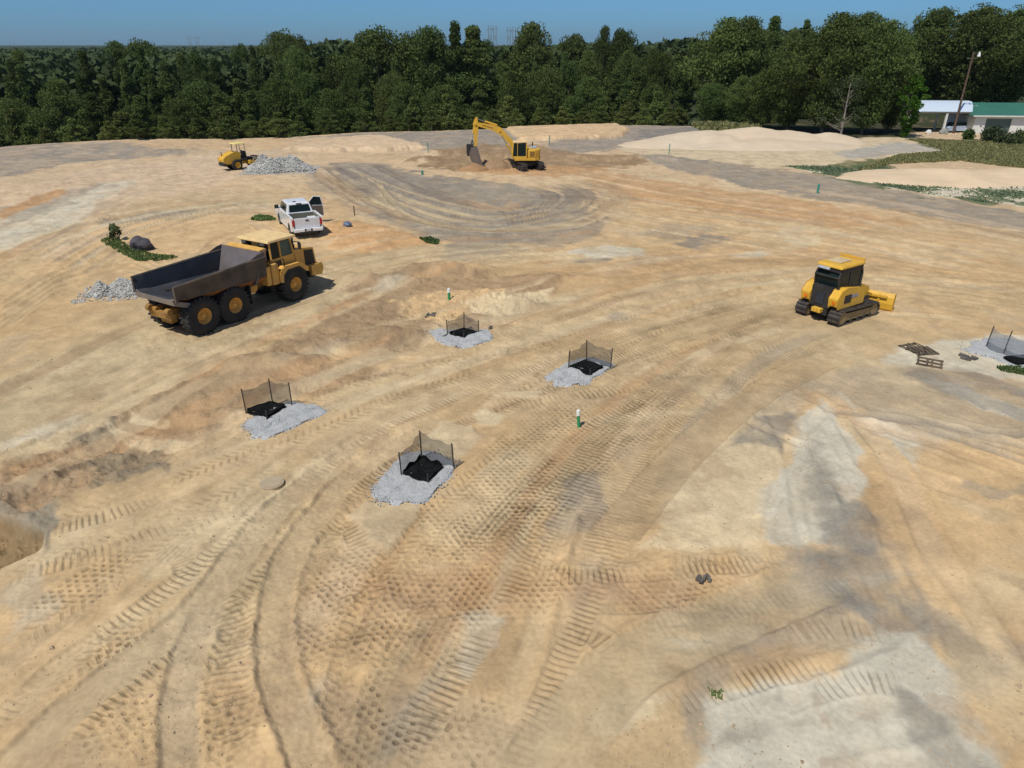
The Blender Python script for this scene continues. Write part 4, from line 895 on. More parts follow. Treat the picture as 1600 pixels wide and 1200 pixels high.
# ------------------------------------------------------------------ soil roller
def roller():
    x0, y0 = W(375, 262); rt = empty('road_roller', (x0, y0, gza(x0, y0, 1)), R(47), label='small yellow soil compactor with sun canopy beside the gravel heap', cat='road roller'); rt.scale = (.88, .88, .88)
    for s in (-1, 1): wheel(rt, -.7, s*.78, .62, .62, .42, .33, s, YEL, 22)
    MB().prism([(-2.15, .85), (-2.2, 1.35), (-1.9, 1.62), (-.7, 2.05), (-.15, 1.95), (-.15, 1.0), (-.4, .9)], -.72, .72).build('engine_hood', YEL, rt, bevel=.09)
    MB().box((-1.1, 0, .82), (2.3, 1.2, .35)).box((-2.15, 0, .72), (.25, 1.5, .35)).build('rear_frame', BLKP, rt, bevel=.04)
    MB().cyl((-1.9, .4, 1.6), (-1.9, .4, 2.1), .05, n=8).build('exhaust_pipe', BLKP, rt)
    MB().box((.25, 0, 1.12), (.95, 1.6, .22)).box((.05, 0, 1.45), (.5, .55, .3)).box((-.15, 0, 1.75), (.14, .55, .6)).build('operator_seat', BLKP, rt, bevel=.05)
    MB().box((.72, 0, 1.62), (.3, .7, .85)).cyl((.55, 0, 2.0), (.6, 0, 2.06), .22, n=16).build('steering_console', BLKP, rt, bevel=.05)
    rp = MB()
    for x in (-.35, .75):
        for s in (-1, 1): rp.tube([(x, s*.68, 1.2), (x, s*.66, 2.95)], .045, 6)
    rp.box((.2, 0, 1.9), (1.1, 1.5, .04))
    rp = MB()
    for s in (-1, 1): rp.tube([(-.35, s*.68, 1.2), (-.35, s*.64, 2.95)], .05, 6).tube([(.75, s*.68, 1.2), (.6, s*.64, 2.95)], .035, 6)
    rp.build('canopy_post', BLKP, rt)
    MB().box((.05, 0, 3.0), (1.35, 1.45, .1), taper=(.93, .93)).build('canopy', mat('pale yellow canopy', (.78, .66, .22), .5), rt, bevel=.03)
    dr = MB().cyl((1.95, -.88, .62), (1.95, .88, .62), .62, n=32).build('drum', mat('dusty drum steel', (.16, .13, .10), .6, metal=.3, dirt=.6), rt)
    fr = MB()
    for s in (-1, 1): fr.box((1.8, s*.98, .72), (1.9, .14, .34)); fr.cyl((1.95, s*.9, .62), (1.95, s*1.08, .62), .3, n=18)
    fr.box((2.72, 0, .72), (.16, 2.1, .34)).box((1.0, 0, .8), (.4, 2.0, .4)).box((.6, 0, .75), (.6, .4, .35)); fr.build('drum_frame', YEL, rt, bevel=.03)
    MB().box((2.2, 0, 1.32), (.5, 1.5, .1)).box((1.35, 0, 1.1), (.5, 1.0, .4)).build('drum_cover', BLKP, rt, bevel=.03)
roller()

# ------------------------------------------------------------------ pickup truck, passenger door open
def pickup():
    x0, y0 = W(483, 372); ang = R(117)
    rt = empty('pickup_truck', (x0, y0, gza(x0, y0, 1)), ang, label='white crew cab pickup truck with its passenger door standing open', cat='pickup truck'); rt.scale = (1.04, 1.04, 1.04)
    r = .40; WB = 3.6
    for ax in (.0, WB):
        for s in (-1, 1): wheel(rt, 1.15+ax, s*.86, r, r, .27, .24, s, GRYP, 0)
    def arch(cx, r_, n=9): return [(cx-r_*math.cos(math.pi*i/(n-1)), r+r_*math.sin(math.pi*i/(n-1))*1.05-.02) for i in range(n)]
    side = [(-.02, .55)]+arch(1.15, .50)+arch(1.15+WB, .50)+[(5.75, .5), (5.82, .80), (5.70, 1.12), (4.55, 1.22), (1.98, 1.24), (1.98, 1.32), (0, 1.34)]
    b = MB()
    for s in (-1, 1):
        y0_, y1_ = (.90, .99) if s > 0 else (-.99, -.90)
        b.prism(side, y0_, y1_)
    b.box((4.98, 0, 1.12), (1.5, 1.84, .10)); b.box((5.72, 0, .85), (.12, 1.8, .6)); b.box((2.0, 0, .95), (.08, 1.84, .72)); b.box((3.35, 0, .62), (3.6, 1.8, .12))
    body = b.build('body', WHT, rt, bevel=.04)
    MB().box((1.0, 0, .72), (2.0, 1.8, .06)).box((1.0, .87, 1.0), (1.95, .05, .55)).box((1.0, -.87, 1.0), (1.95, .05, .55)).box((1.93, 0, 1.0), (.05, 1.78, .55)).build('bed_liner', mat('dusty grey green bed', (.17, .18, .15), .8, dirt=.3), body)
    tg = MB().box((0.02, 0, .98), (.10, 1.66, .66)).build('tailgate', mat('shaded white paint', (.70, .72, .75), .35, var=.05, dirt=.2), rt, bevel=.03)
    MB().box((-.04, 0, 1.16), (.02, .2, .09)).build('handle', BLKP, tg)
    for s in (-1, 1): MB().box((-.025, s*.89, 1.02), (.07, .13, .40)).build('tail_light', RED, body, bevel=.02)
    MB().box((-.12, 0, .55), (.2, 1.9, .22)).build('rear_bumper', WHT, rt, bevel=.04)
    MB().box((-.23, 0, .57), (.02, .5, .17)).box((-.1, 0, .40), (.25, 1.2, .12)).build('bumper_step', BLKP, rt)
    MB().box((-.245, 0, .58), (.01, .30, .15)).build('licence_plate', mat('plate', (.6, .6, .62), .4), rt)
    cb = MB(); Zr = 1.90
    cb.add([(2.0, -.88, 1.24), (2.0, .88, 1.24), (4.75, .88, 1.22), (4.75, -.88, 1.22), (2.22, -.72, Zr-.05), (2.22, .72, Zr-.05), (3.95, .72, Zr-.03), (3.95, -.72, Zr-.03),
            (2.45, -.66, Zr), (2.45, .66, Zr), (3.75, .66, Zr+.01), (3.75, -.66, Zr+.01)], [(0, 4, 5, 1), (1, 5, 6, 2), (2, 6, 7, 3), (3, 7, 4, 0), (4, 8, 9, 5), (5, 9, 10, 6), (6, 10, 11, 7), (7, 11, 8, 4), (8, 11, 10, 9)])
    cab = cb.build('cab', WHT, rt, bevel=.02)
    MB().add([(2.035, -.72, 1.34), (2.035, .72, 1.34), (2.18, .64, 1.78), (2.18, -.64, 1.78)], [(0, 1, 2, 3)], Matrix.Translation((-.03, 0, 0))).build('rear_window', GLASS, cab)
    MB().add([(4.62, -.8, 1.28), (4.62, .8, 1.28), (4.0, .66, 1.84), (4.0, -.66, 1.84)], [(0, 1, 2, 3)], Matrix.Translation((.02, 0, .012))).build('windscreen', GLASS, cab)
    for s in (-1, 1):
        for xa, xb, xc, xd in ((2.35, 3.25, 3.25, 2.48), (3.33, 4.5, 3.98, 3.33)):
            MB().add([(xa, s*.868, 1.30), (xb, s*.868, 1.30), (xc, s*.752, 1.80), (xd, s*.752, 1.80)], [(0, 1, 2, 3)], Matrix.Translation((0, s*.012, 0))).build('side_window', GLASS, cab)
        MB().box((4.35, s*1.12, 1.36), (.14, .26, .24)).tube([(4.35, s*.92, 1.28), (4.35, s*1.05, 1.32)], .03).build('mirror', BLKP, cab, bevel=.02)
        MB().box((5.76, s*.74, .95), (.1, .3, .2)).build('headlight', GLASSL, body)
        for xx in (2.6, 3.55): MB().box((xx, s*.997, 1.08), (.16, .02, .04)).build('door_handle', BLKP, body)
    MB().cyl((2.6, .2, Zr), (2.6, .2, Zr+.03), .12, n=12).build('roof_antenna', BLKP, cab)
    MB().box((2.19, 0, 1.845), (.05, .35, .05)).build('brake_light', mat('dark red glass', (.12, .01, .01), .3), cab)
    # open passenger door: hinged at its front edge on the right side
    dp = empty('door', (4.5, -.97, 0), R(-248)); dp.parent = rt
    dp.name = 'door'
    MB().prism([(-1.15, .5), (0, .5), (.02, 1.22), (-1.15, 1.24)], -.04, .03).build('door_skin', WHT, dp)
    MB().prism([(-1.1, .55), (-.04, .55), (-.03, 1.2), (-1.1, 1.22)], .032, .07).build('door_trim', mat('brown grey trim', (.12, .10, .08), .8), dp)
    fz = MB().tube([(-1.13, 0, 1.24), (-1.02, .03, 1.82), (-.55, .04, 1.86), (0, 0, 1.24)], .03, 6).build('window_frame', WHT, dp)
    MB().add([(-1.12, 0, 1.24), (0, 0, 1.24), (-.55, .04, 1.84), (-1.02, .03, 1.82)], [(0, 1, 2, 3)]).build('door_glass', GLASS, dp)
    dp.rotation_euler.z = R(68)
    return rt
pt = pickup()
def at_truck(lx, ly, lz):
    a = pt.rotation_euler.z; return (pt.location.x+lx*math.cos(a)-ly*math.sin(a), pt.location.y+lx*math.sin(a)+ly*math.cos(a), pt.location.z+lz)
o = MB().box((0, 0, .14), (.5, .45, .28)).box((0, 0, .31), (.2, .08, .05)).build('fuel_can', mat('red plastic', (.35, .02, .03), .4), None, .03, label='dark red fuel can lying in the bed of the white pickup', cat='fuel can'); o.location = at_truck(.5, .35, .75); o.rotation_euler.z = 1.2
o = MB().box((0, 0, .22), (.75, .6, .44), taper=(.9, .9)).box((0, 0, .46), (.7, .56, .06)).build('tool_box', mat('white plastic lid', (.72, .76, .76), .4), None, .05, label='white lidded box in the right side of the pickup bed', cat='box'); o.location = at_truck(.75, -.5, .75); o.rotation_euler.z = 2.0
# ------------------------------------------------------------------ gravel: heaps and pads (countless stones: one object each)
rnd = random.Random(7); nr = np.random.default_rng(7)
GRAV = mat('grey crushed stone', (.42, .425, .40), .9, var=.25, vs=1.7, dirt=.15, ds=.6, dcol=(.42, .36, .27))
GRAVB = mat('blue grey gravel', (.41, .42, .415), .9, var=.16, vs=14, dirt=.25, ds=3, dcol=(.30, .31, .32))
ICO = None
def stones(name, pts, sizes, m, base=None, **k):
    """many small angular stones merged into one mesh (plus an optional base sheet)"""
    oc = np.array([(1, 0, 0), (-1, 0, 0), (0, 1, 0), (0, -1, 0), (0, 0, 1), (0, 0, -1)], float)
    of = np.array([(0, 2, 4), (2, 1, 4), (1, 3, 4), (3, 0, 4), (2, 0, 5), (1, 2, 5), (3, 1, 5), (0, 3, 5)])
    n = len(pts); V = np.repeat(oc[None], n, 0)*nr.uniform(.6, 1.3, (n, 6, 1))+nr.normal(0, .18, (n, 6, 3))
    V *= np.array([1, 1, .7])*np.asarray(sizes)[:, None, None]
    a = nr.uniform(0, 6.28, n); c, s = np.cos(a)[:, None], np.sin(a)[:, None]
    x = V[..., 0]*c-V[..., 1]*s; y = V[..., 0]*s+V[..., 1]*c
    V = np.stack([x, y, V[..., 2]], -1)+np.asarray(pts)[:, None, :]
    Fc = (of[None]+np.arange(n)[:, None, None]*6).reshape(-1, 3); V = V.reshape(-1, 3)
    if base is not None:
        bv, bf = base; Fc = np.vstack([Fc, np.array(bf)+len(V)]); V = np.vstack([V, bv])
    return tag(np_mesh(name, V, Fc, m, n=3), **k)
def heap(name, cx, cy, rx, ry, h, n, size, m, rot=0, tops=((0, 0, 1),), **k):
    x0, y0 = W(cx, cy)
    def hh(u, v): return max(max(0, 1-math.hypot((u-a)/w_, (v-b)/w_)) for a, b, w_ in tops)
    G = 40; bv = []; bf = []
    def P(u, v):
        x = u*rx*math.cos(rot)-v*ry*math.sin(rot); y = u*rx*math.sin(rot)+v*ry*math.cos(rot); e = hh(u, v)
        w_ = .75+.5*float(vn(np.array([u*4+9.]), np.array([v*4+3.]), 5)[0])
        return (x0+x, y0+y, gz(x0+x, y0+y)-.12+h*(e**.8)*w_)
    for i in range(G+1):
        for j in range(G+1): bv.append(P(-1.1+2.2*i/G, -1.1+2.2*j/G))
    for i in range(G):
        for j in range(G): a = i*(G+1)+j; bf += [(a, a+G+1, a+G+2), (a, a+G+2, a+1)]
    pts = []; sz = []
    while len(pts) < n:
        u, v = rnd.uniform(-1.1, 1.1), rnd.uniform(-1.1, 1.1); e = hh(u, v)
        if e <= .02 and rnd.random() > .12: continue
        p = P(u, v); pts.append((p[0], p[1], p[2]+(.12 if e < .05 else 0)+.02)); sz.append(size*rnd.choice((.5, .8, .8, 1.2, 1.7)))
    return stones(name, pts, sz, m, (bv, bf), **k)
heap('gravel_pile', 438, 266, 3.5, 2.5, 1.5, 5500, .085, GRAV, .1, ((-.45, .0, .62), (.05, .1, .72), (.5, -.05, .55), (-.15, -.4, .5), (.3, .35, .5)),
     label='large heap of pale grey crushed stone beside the small soil compactor', cat='gravel pile', kind='stuff')
heap('rubble_pile', 182, 460, 1.7, 1.3, .75, 2600, .06, GRAV, .2, ((.3, 0, .7), (-.4, -.1, .45), (.1, .35, .5), (.8, .2, .4)),
     label='low heap of grey crushed stone behind the dump truck tail', cat='gravel pile', kind='stuff')
def inpoly(x, y, P):
    c = False
    for i in range(len(P)):
        (x1, y1), (x2, y2) = P[i], P[(i+1) % len(P)]
        if (y1 > y) != (y2 > y) and x < (x2-x1)*(y-y1)/(y2-y1)+x1: c = not c
    return c
def gravel_pad(pts, label, n=1500):
    P = [W(*p) for p in pts]; xs = [p[0] for p in P]; ys = [p[1] for p in P]
    cx, cy = sum(xs)/len(xs), sum(ys)/len(ys); bv = [(cx, cy, gz(cx, cy)+.07)]; bf = []
    ring = []
    sp = spline(P+P[:1], .12, world=True)[:-1]
    Rn = 10
    for k in range(Rn):
        f = (k+1)/Rn
        for (x, y) in sp:
            j = 1+(.10*math.sin(x*5+y*3)+.08*math.sin(x*11-y*7)) if k == Rn-1 else 1
            X_, Y_ = cx+(x-cx)*f*j, cy+(y-cy)*f*j
            bv.append((X_, Y_, gz(X_, Y_)+(.07 if k < Rn-1 else -.06)+(.02*math.sin(X_*9)*math.sin(Y_*7) if k < Rn-1 else 0)))
    M_ = len(sp)
    for i in range(M_): bf.append((0, 1+i, 1+(i+1) % M_))
    for k in range(Rn-1):
        for i in range(M_):
            a = 1+k*M_+i; b = 1+k*M_+(i+1) % M_; bf += [(a, a+M_, b+M_), (a, b+M_, b)]
    out_ = []
    while len(out_) < n:
        x, y = rnd.uniform(min(xs)-.1, max(xs)+.1), rnd.uniform(min(ys)-.1, max(ys)+.1)
        if inpoly(x, y, P) or (rnd.random() < .12 and inpoly(cx+(x-cx)*.86, cy+(y-cy)*.86, P)): out_.append((x, y, gz(x, y)+.06))
    return stones('gravel_pad', out_, [rnd.uniform(.014, .034) for _ in out_], GRAVB, (bv, bf), label=label, cat='gravel pad', kind='stuff')
gravel_pad([(668, 522), (690, 518), (740, 516), (768, 522), (770, 532), (745, 543), (715, 546), (688, 540)], 'blue grey gravel bed round the drain inlet in the middle distance')
gravel_pad([(848, 593), (866, 582), (885, 569), (925, 562), (957, 572), (950, 583), (905, 607), (866, 603)], 'blue grey gravel bed round the drain inlet by the tyre prints')
gravel_pad([(376, 672), (392, 655), (420, 640), (457, 632), (516, 641), (480, 662), (430, 686), (392, 684)], 'blue grey gravel bed round the leftmost drain inlet')
gravel_pad([(578, 768), (605, 738), (632, 712), (680, 710), (716, 727), (703, 748), (662, 791), (590, 787)], 'blue grey gravel bed round the nearest drain inlet', 2600)
gravel_pad([(1500, 548), (1525, 533), (1560, 528), (1650, 545), (1720, 580), (1700, 600), (1600, 580), (1545, 560)], 'blue grey gravel bed under the curved silt fence at the right edge', 2200)

# ------------------------------------------------------------------ drain inlets fenced with posts and mesh
MESHM = mat('sheer black mesh', (.055, .065, .075), .9, trans=.52, spec=.05)
MESHP = mat('sheer grey mesh', (.16, .18, .20), .8, trans=.45)
POSTM = mat('dark steel post', (.05, .045, .04), .6, var=.2)
FABM = mat('black filter fabric', (.009, .010, .010), .95, var=.4, vs=6, bump=.02, bs=9, spec=.05)
HOLE = mat('dark wet silt', (.035, .033, .03), .9, var=.3)
def fence_walls(corners, tops, parent, m, sag=.12, N=10, wob=.03):
    for i in range(len(corners)-1):
        a, b = corners[i], corners[i+1]; V = []; Fc = []; nh = 5
        for k in range(N+1):
            t = k/N; x = a[0]+(b[0]-a[0])*t; y = a[1]+(b[1]-a[1])*t
            zb = gz(x, y)+.02; zt = a[2]+tops[i]+(b[2]+tops[i+1]-a[2]-tops[i])*t-sag*math.sin(math.pi*t)
            nx, ny = -(b[1]-a[1]), (b[0]-a[0]); ln = math.hypot(nx, ny)
            for q in range(nh+1):
                f = q/nh; w_ = wob*math.sin(k*1.3+q*.9+i)*math.sin(math.pi*t)
                V.append((x+nx/ln*w_, y+ny/ln*w_, zb+(zt-zb)*f))
        for k in range(N):
            for q in range(nh): c = k*(nh+1)+q; Fc.append((c, c+nh+1, c+nh+2, c+1))
        raw_mesh('mesh_panel', V, Fc, m, parent, smooth=True)
def inlet(left, back, right, front, hp, label, hole, box_h=.22, k0=0):
    pl = [W(*p) for p in (left, back, right, front)]
    cx, cy = sum(p[0] for p in pl)/4, sum(p[1] for p in pl)/4; zc = max([gz(cx, cy)]+[gz(cx+(p[0]-cx)*f, cy+(p[1]-cy)*f) for p in pl for f in (.4, .8)])+.05
    rt = empty('inlet_fence', (cx, cy, zc), 0, label=label, cat='inlet fence', group='fenced drain inlets on gravel beds')
    loc = [(p[0]-cx, p[1]-cy) for p in pl]
    rr = random.Random(k0)
    # posts
    for i in range(3):
        x, y = loc[i]; t = (rr.uniform(-.05, .05), rr.uniform(-.05, .05))
        MB().cyl((x, y, -.3), (x+t[0], y+t[1], hp[i]), .022, n=7).build('post', POSTM, rt)
    x, y = loc[3]; MB().cyl((x, y, -.15), (x, y, .3), .022, n=7).build('post', POSTM, rt)
    def walls(idx, tops, m, sag, wob):
        for a, b in zip(idx[:-1], idx[1:]):
            V = []; Fc = []; N = 12; nh = 5; A, B = loc[a], loc[b]
            ln = math.hypot(B[0]-A[0], B[1]-A[1]); nx, ny = -(B[1]-A[1])/ln, (B[0]-A[0])/ln
            for k in range(N+1):
                t = k/N; zt = tops[a]+(tops[b]-tops[a])*t-sag*math.sin(math.pi*t)*(1+.3*math.sin(7*t+a))
                for q in range(nh+1):
                    w_ = wob*math.sin(k*1.1+q*.8+a*2)*math.sin(math.pi*t); V.append((A[0]+(B[0]-A[0])*t+nx*w_, A[1]+(B[1]-A[1])*t+ny*w_, -.05+(zt+.05)*q/nh))
            for k in range(N):
                for q in range(nh): c = k*(nh+1)+q; Fc.append((c, c+nh+1, c+nh+2, c+1))
            raw_mesh('mesh_panel', V, Fc, m, rt, smooth=True)
    walls([0, 1, 2], [h_*.95 for h_ in hp]+[.3], MESHM, .10, .05)
    # black fabric box round the opening, sagging inside
    hl = [tuple(np.array(W(*p))-(cx, cy)) for p in hole]
    fb = MB(); G = 10; V = []
    for i in range(G+1):
        for j in range(G+1):
            u, v = i/G, j/G
            x = (1-u)*(1-v)*hl[0][0]+u*(1-v)*hl[1][0]+u*v*hl[2][0]+(1-u)*v*hl[3][0]; y = (1-u)*(1-v)*hl[0][1]+u*(1-v)*hl[1][1]+u*v*hl[2][1]+(1-u)*v*hl[3][1]
            e = min(u, 1-u, v, 1-v); z = .07+(.05 if k0 == 4 else .015)*math.sin(u*9+k0)*math.sin(v*8)-.04*(e > .15)+rr.uniform(-.005, .008)
            V.append((x, y, z))
    fb.add(V, [(i*(G+1)+j, (i+1)*(G+1)+j, (i+1)*(G+1)+j+1, i*(G+1)+j+1) for i in range(G) for j in range(G)])
    fb.build('fabric_cover', FABM, rt, smooth=True)
    sd_ = MB()
    for i in range(4):
        A, B = hl[i], hl[(i+1) % 4]; P = []; N = 8
        hts = [box_h*(1+(.35 if k0 == 4 else .10)*math.sin(k*1.3+i*2+k0)) for k in range(N+1)]
        for k in range(N+1):
            t = k/N; P += [(A[0]+(B[0]-A[0])*t, A[1]+(B[1]-A[1])*t, -.06), (A[0]*.96+(B[0]-A[0])*t*.96, A[1]*.96+(B[1]-A[1])*t*.96, hts[k] if i in (0, 1) else hts[k]*.45)]
        sd_.add(P, [(2*k, 2*k+2, 2*k+3, 2*k+1) for k in range(N)])
    o = sd_.build('fabric_skirt', FABM, rt); s_ = o.modifiers.new('solid', 'SOLIDIFY'); s_.thickness = .02
    return rt
inlet((699.5, 525), (725, 517.5), (748, 525), (725, 532), (.62, .80, .62, .2), 'black fenced drain inlet in the middle distance below the green pipe', [(703, 525), (725, 518.5), (747, 525), (725, 532)], .05, 1)
MB().tube([(*W(699, 526), .12), (*W(682, 534), .08)], .03, 6).build('hose', POSTM, None, label='short dark hose across the gravel left of the middle inlet', cat='hose')
inlet((887.5, 580), (916.5, 567.5), (953.5, 579), (921.5, 593), (.72, .88, .80, .2), 'black fenced drain inlet beside the curved tyre prints', [(889, 580), (914, 570), (942, 580), (921.5, 592)], .06, 2)
inlet((385.5, 649), (427, 635), (457, 638), (418, 660), (.88, .95, .88, .2), 'black fenced drain inlet, leftmost one, cut against the brown bank', [(387, 649), (423, 637), (447, 642), (419, 659)], .10, 3)
inlet((628, 746), (659.5, 720), (709.7, 735), (669, 759), (.80, 1.0, .86, .2), 'black fenced drain inlet nearest the camera with crumpled filter cloth', [(630, 746), (658, 724), (692, 737), (669, 758)], .18, 4)
def curved_fence():
    P = [W(*p) for p in ((1539.5, 544), (1566, 556), (1606, 568), (1660, 570), (1690, 545), (1650, 528))]
    cx, cy = P[1]; z0 = gz(cx, cy)+.05
    rt = empty('silt_fence', (cx, cy, z0), 0, label='grey mesh silt fence on dark posts at the right edge', cat='silt fence')
    Q = [(p[0]-cx, p[1]-cy) for p in P]
    for i, (x, y) in enumerate(Q):
        MB().cyl((x, y, -.2), (x+.12, y+.05, 1.05 if i else .95), .024, n=7).build('post', POSTM, rt)
    for i in range(len(Q)-1):
        A, B = Q[i], Q[i+1]; ln = math.hypot(B[0]-A[0], B[1]-A[1]); nx, ny = (B[1]-A[1])/ln, -(B[0]-A[0])/ln; V = []; N = 12; nh = 6
        for k in range(N+1):
            t = k/N; b_ = .25*math.sin(math.pi*t)
            for q in range(nh+1):
                f = q/nh; V.append((A[0]+(B[0]-A[0])*t+nx*b_*(1-f)+.1*f, A[1]+(B[1]-A[1])*t+ny*b_*(1-f), -.05+(.92-.1*math.sin(math.pi*t))*f))
        raw_mesh('mesh_panel', V, [(k*(nh+1)+q, (k+1)*(nh+1)+q, (k+1)*(nh+1)+q+1, k*(nh+1)+q+1) for k in range(N) for q in range(nh)], MESHP, rt, smooth=True)
    a, b = W(1580, 565), W(1625, 575)
    MB().box((a[0]-cx+.3, a[1]-cy-.1, .05), (1.1, .7, .16), ('Z', .2)).build('fabric_cover', FABM, rt, bevel=.04)
curved_fence()

# ------------------------------------------------------------------ green pipes with white caps
PIPEG = mat('green plastic pipe', (.02, .30, .11), .4, var=.1, dirt=.1); PIPEW = mat('white plastic cap', (.82, .84, .80), .4, var=.03); TEAL = mat('teal stake', (.06, .28, .22), .6)
def pipe(px, py, h, label, r=.06, tilt=(0, 0), g=PIPEG, cap=True):
    x, y = W(px, py); rt = empty('marker_pipe', (x, y, gz(x, y)-.05), 0, label=label, cat='marker pipe', group='green marker pipes standing in the sand')
    MB().cyl((0, 0, -.1), (tilt[0], tilt[1], h), r, n=16).build('pipe', g, rt, smooth=False)
    if cap: MB().cyl((tilt[0], tilt[1], h-.02), (tilt[0]*1.12, tilt[1]*1.12, h+.16), r*1.18, n=16).cyl((tilt[0]*1.1, tilt[1]*1.1, h+.16), (tilt[0]*1.12, tilt[1]*1.12, h+.19), r*.9, n=16).build('cap', PIPEW, rt)
pipe(905, 669, .52, 'nearest bright green pipe with a round white cap', .055, (-.05, .03))
pipe(702, 471, .45, 'green pipe with white cap behind the middle drain inlet', .07)
pipe(1277, 303, .85, 'thick teal pipe beside the grey track at the right', .10, g=TEAL, cap=False)
pipe(858, 229, 1.35, 'thin teal stake behind the excavator', .06, g=TEAL, cap=False)
pipe(669, 241, 1.2, 'thin pale teal stake left of the excavator bucket', .05, g=TEAL, cap=False)
pipe(1045, 243, 1.3, 'thin teal stake at the foot of the big pale sand pile', .05, g=TEAL, cap=False)
pipe(660, 273, .5, 'short green pipe stub in the churned soil left of the bucket', .12, g=TEAL, cap=False)
pipe(554, 336, .75, 'thin dark stake right of the pickup truck', .04, g=POSTM, cap=False)

# ------------------------------------------------------------------ small site objects
WOOD = mat('weathered wood', (.075, .058, .042), .85, var=.3, vs=5, dirt=.3)
def pallet(px, py, rz, label, broken=False):
    x, y = W(px, py); rt = empty('wooden_pallet', (x, y, gza(x, y, .5)-.02), rz, label=label, cat='pallet', group='old wooden pallets'); rt.scale = (.85, .75, .7)
    rr = random.Random(int(px)); dk = MB(); br = MB()
    for i in range(6):
        if broken and i in (1, 4): continue
        dk.box((-.5+i*.2, 0, .13), (.09, 1.15+rr.uniform(-.2, .1), .022), ('Z', rr.uniform(-.04, .04)))
    for k in (-.52, 0, .52): br.box((0, k, .06), (1.15, .09, .11))
    dk.build('deck_boards', WOOD, rt); br.build('bearers', WOOD, rt)
pallet(1428, 546, .35, 'weathered wooden pallet lying farther from the camera', True)
pallet(1441, 551, .1, 'weathered wooden pallet tipped against another pallet')
pallet(1452, 569, -.55, 'broken open wooden pallet frame nearest the camera', True)
DEBR = mat('grey brown debris', (.13, .115, .10), .9, var=.4)
def debris(px, py, n, r, label, cat='debris', m=DEBR, long=.3):
    x, y = W(px, py); rr = random.Random(int(px*3+py)); b = MB()
    for i in range(n):
        a = rr.uniform(0, 6.28); d = r*math.sqrt(rr.random())*.7; q = rr.uniform(.4, 1)*long
        b.box((d*math.cos(a), d*math.sin(a), .04+rr.uniform(0, .08)), (q, rr.uniform(.05, .14), rr.uniform(.03, .08)), (rr.choice('XYZ'), rr.uniform(-.9, .9)))
    o = b.build('debris_heap', m, None, label=label, cat=cat); o.location = (x, y, gz(x, y)); o.rotation_euler.z = rr.uniform(0, 3)
debris(1512, 562, 9, .45, 'small heap of broken sticks left of the curved silt fence', long=.5)
debris(673, 494, 7, .3, 'dark scrap lying above the middle drain inlet')
debris(1100, 908, 8, .22, 'dark clod and root scrap on the cleat tracks', long=.2)
debris(767, 518, 3, .1, 'tiny dark lump at the edge of the middle gravel bed', long=.15)
def boulder(px, py, d, label, m, cat, name, seed=1, n=3):
    bm = __import__('bmesh').new(); __import__('bmesh').ops.create_icosphere(bm, subdivisions=n, radius=1)
    V = np.array([v.co[:] for v in bm.verts]); k = fbm(V[:, 0]*1.3+seed*7, V[:, 1]*1.3+V[:, 2]*2, seed, 3)
    V *= (.6+.8*k)[:, None]*np.array(d)
    for v, c_ in zip(bm.verts, V): v.co = c_
    me = bpy.data.meshes.new(name); bm.to_mesh(me); bm.free(); me.materials.append(m); o = bpy.data.objects.new(name, me); C.objects.link(o)
    x, y = W(px, py); o.location = (x, y, gz(x, y)+d[2]*.45); o.rotation_euler.z = seed
    return tag(o, label, cat)
boulder(222, 392, (.75, .6, .55), 'dark grey boulder standing in the green weeds', mat('dark slate rock', (.075, .07, .08), .85, var=.4, vs=3, bump=.05, bs=4), 'boulder', 'boulder', 3)
boulder(543, 356, (.38, .3, .2), 'small blue grey plastic bag on the orange sand', mat('blue grey plastic', (.13, .17, .25), .5, var=.4, vs=4), 'plastic bag', 'plastic_bag', 5)
o = MB().cyl((0, 0, -.05), (0, 0, .05), .36, n=36).cyl((0, 0, .05), (0, 0, .065), .30, n=36).build('manhole_cover', mat('sandy concrete', (.44, .36, .24), .9, var=.15, dirt=.5), None, .01, label='round sandy manhole cover set flat in the ground', cat='manhole cover')
x, y = W(425, 757); o.location = (x, y, gz(x, y)-.005)

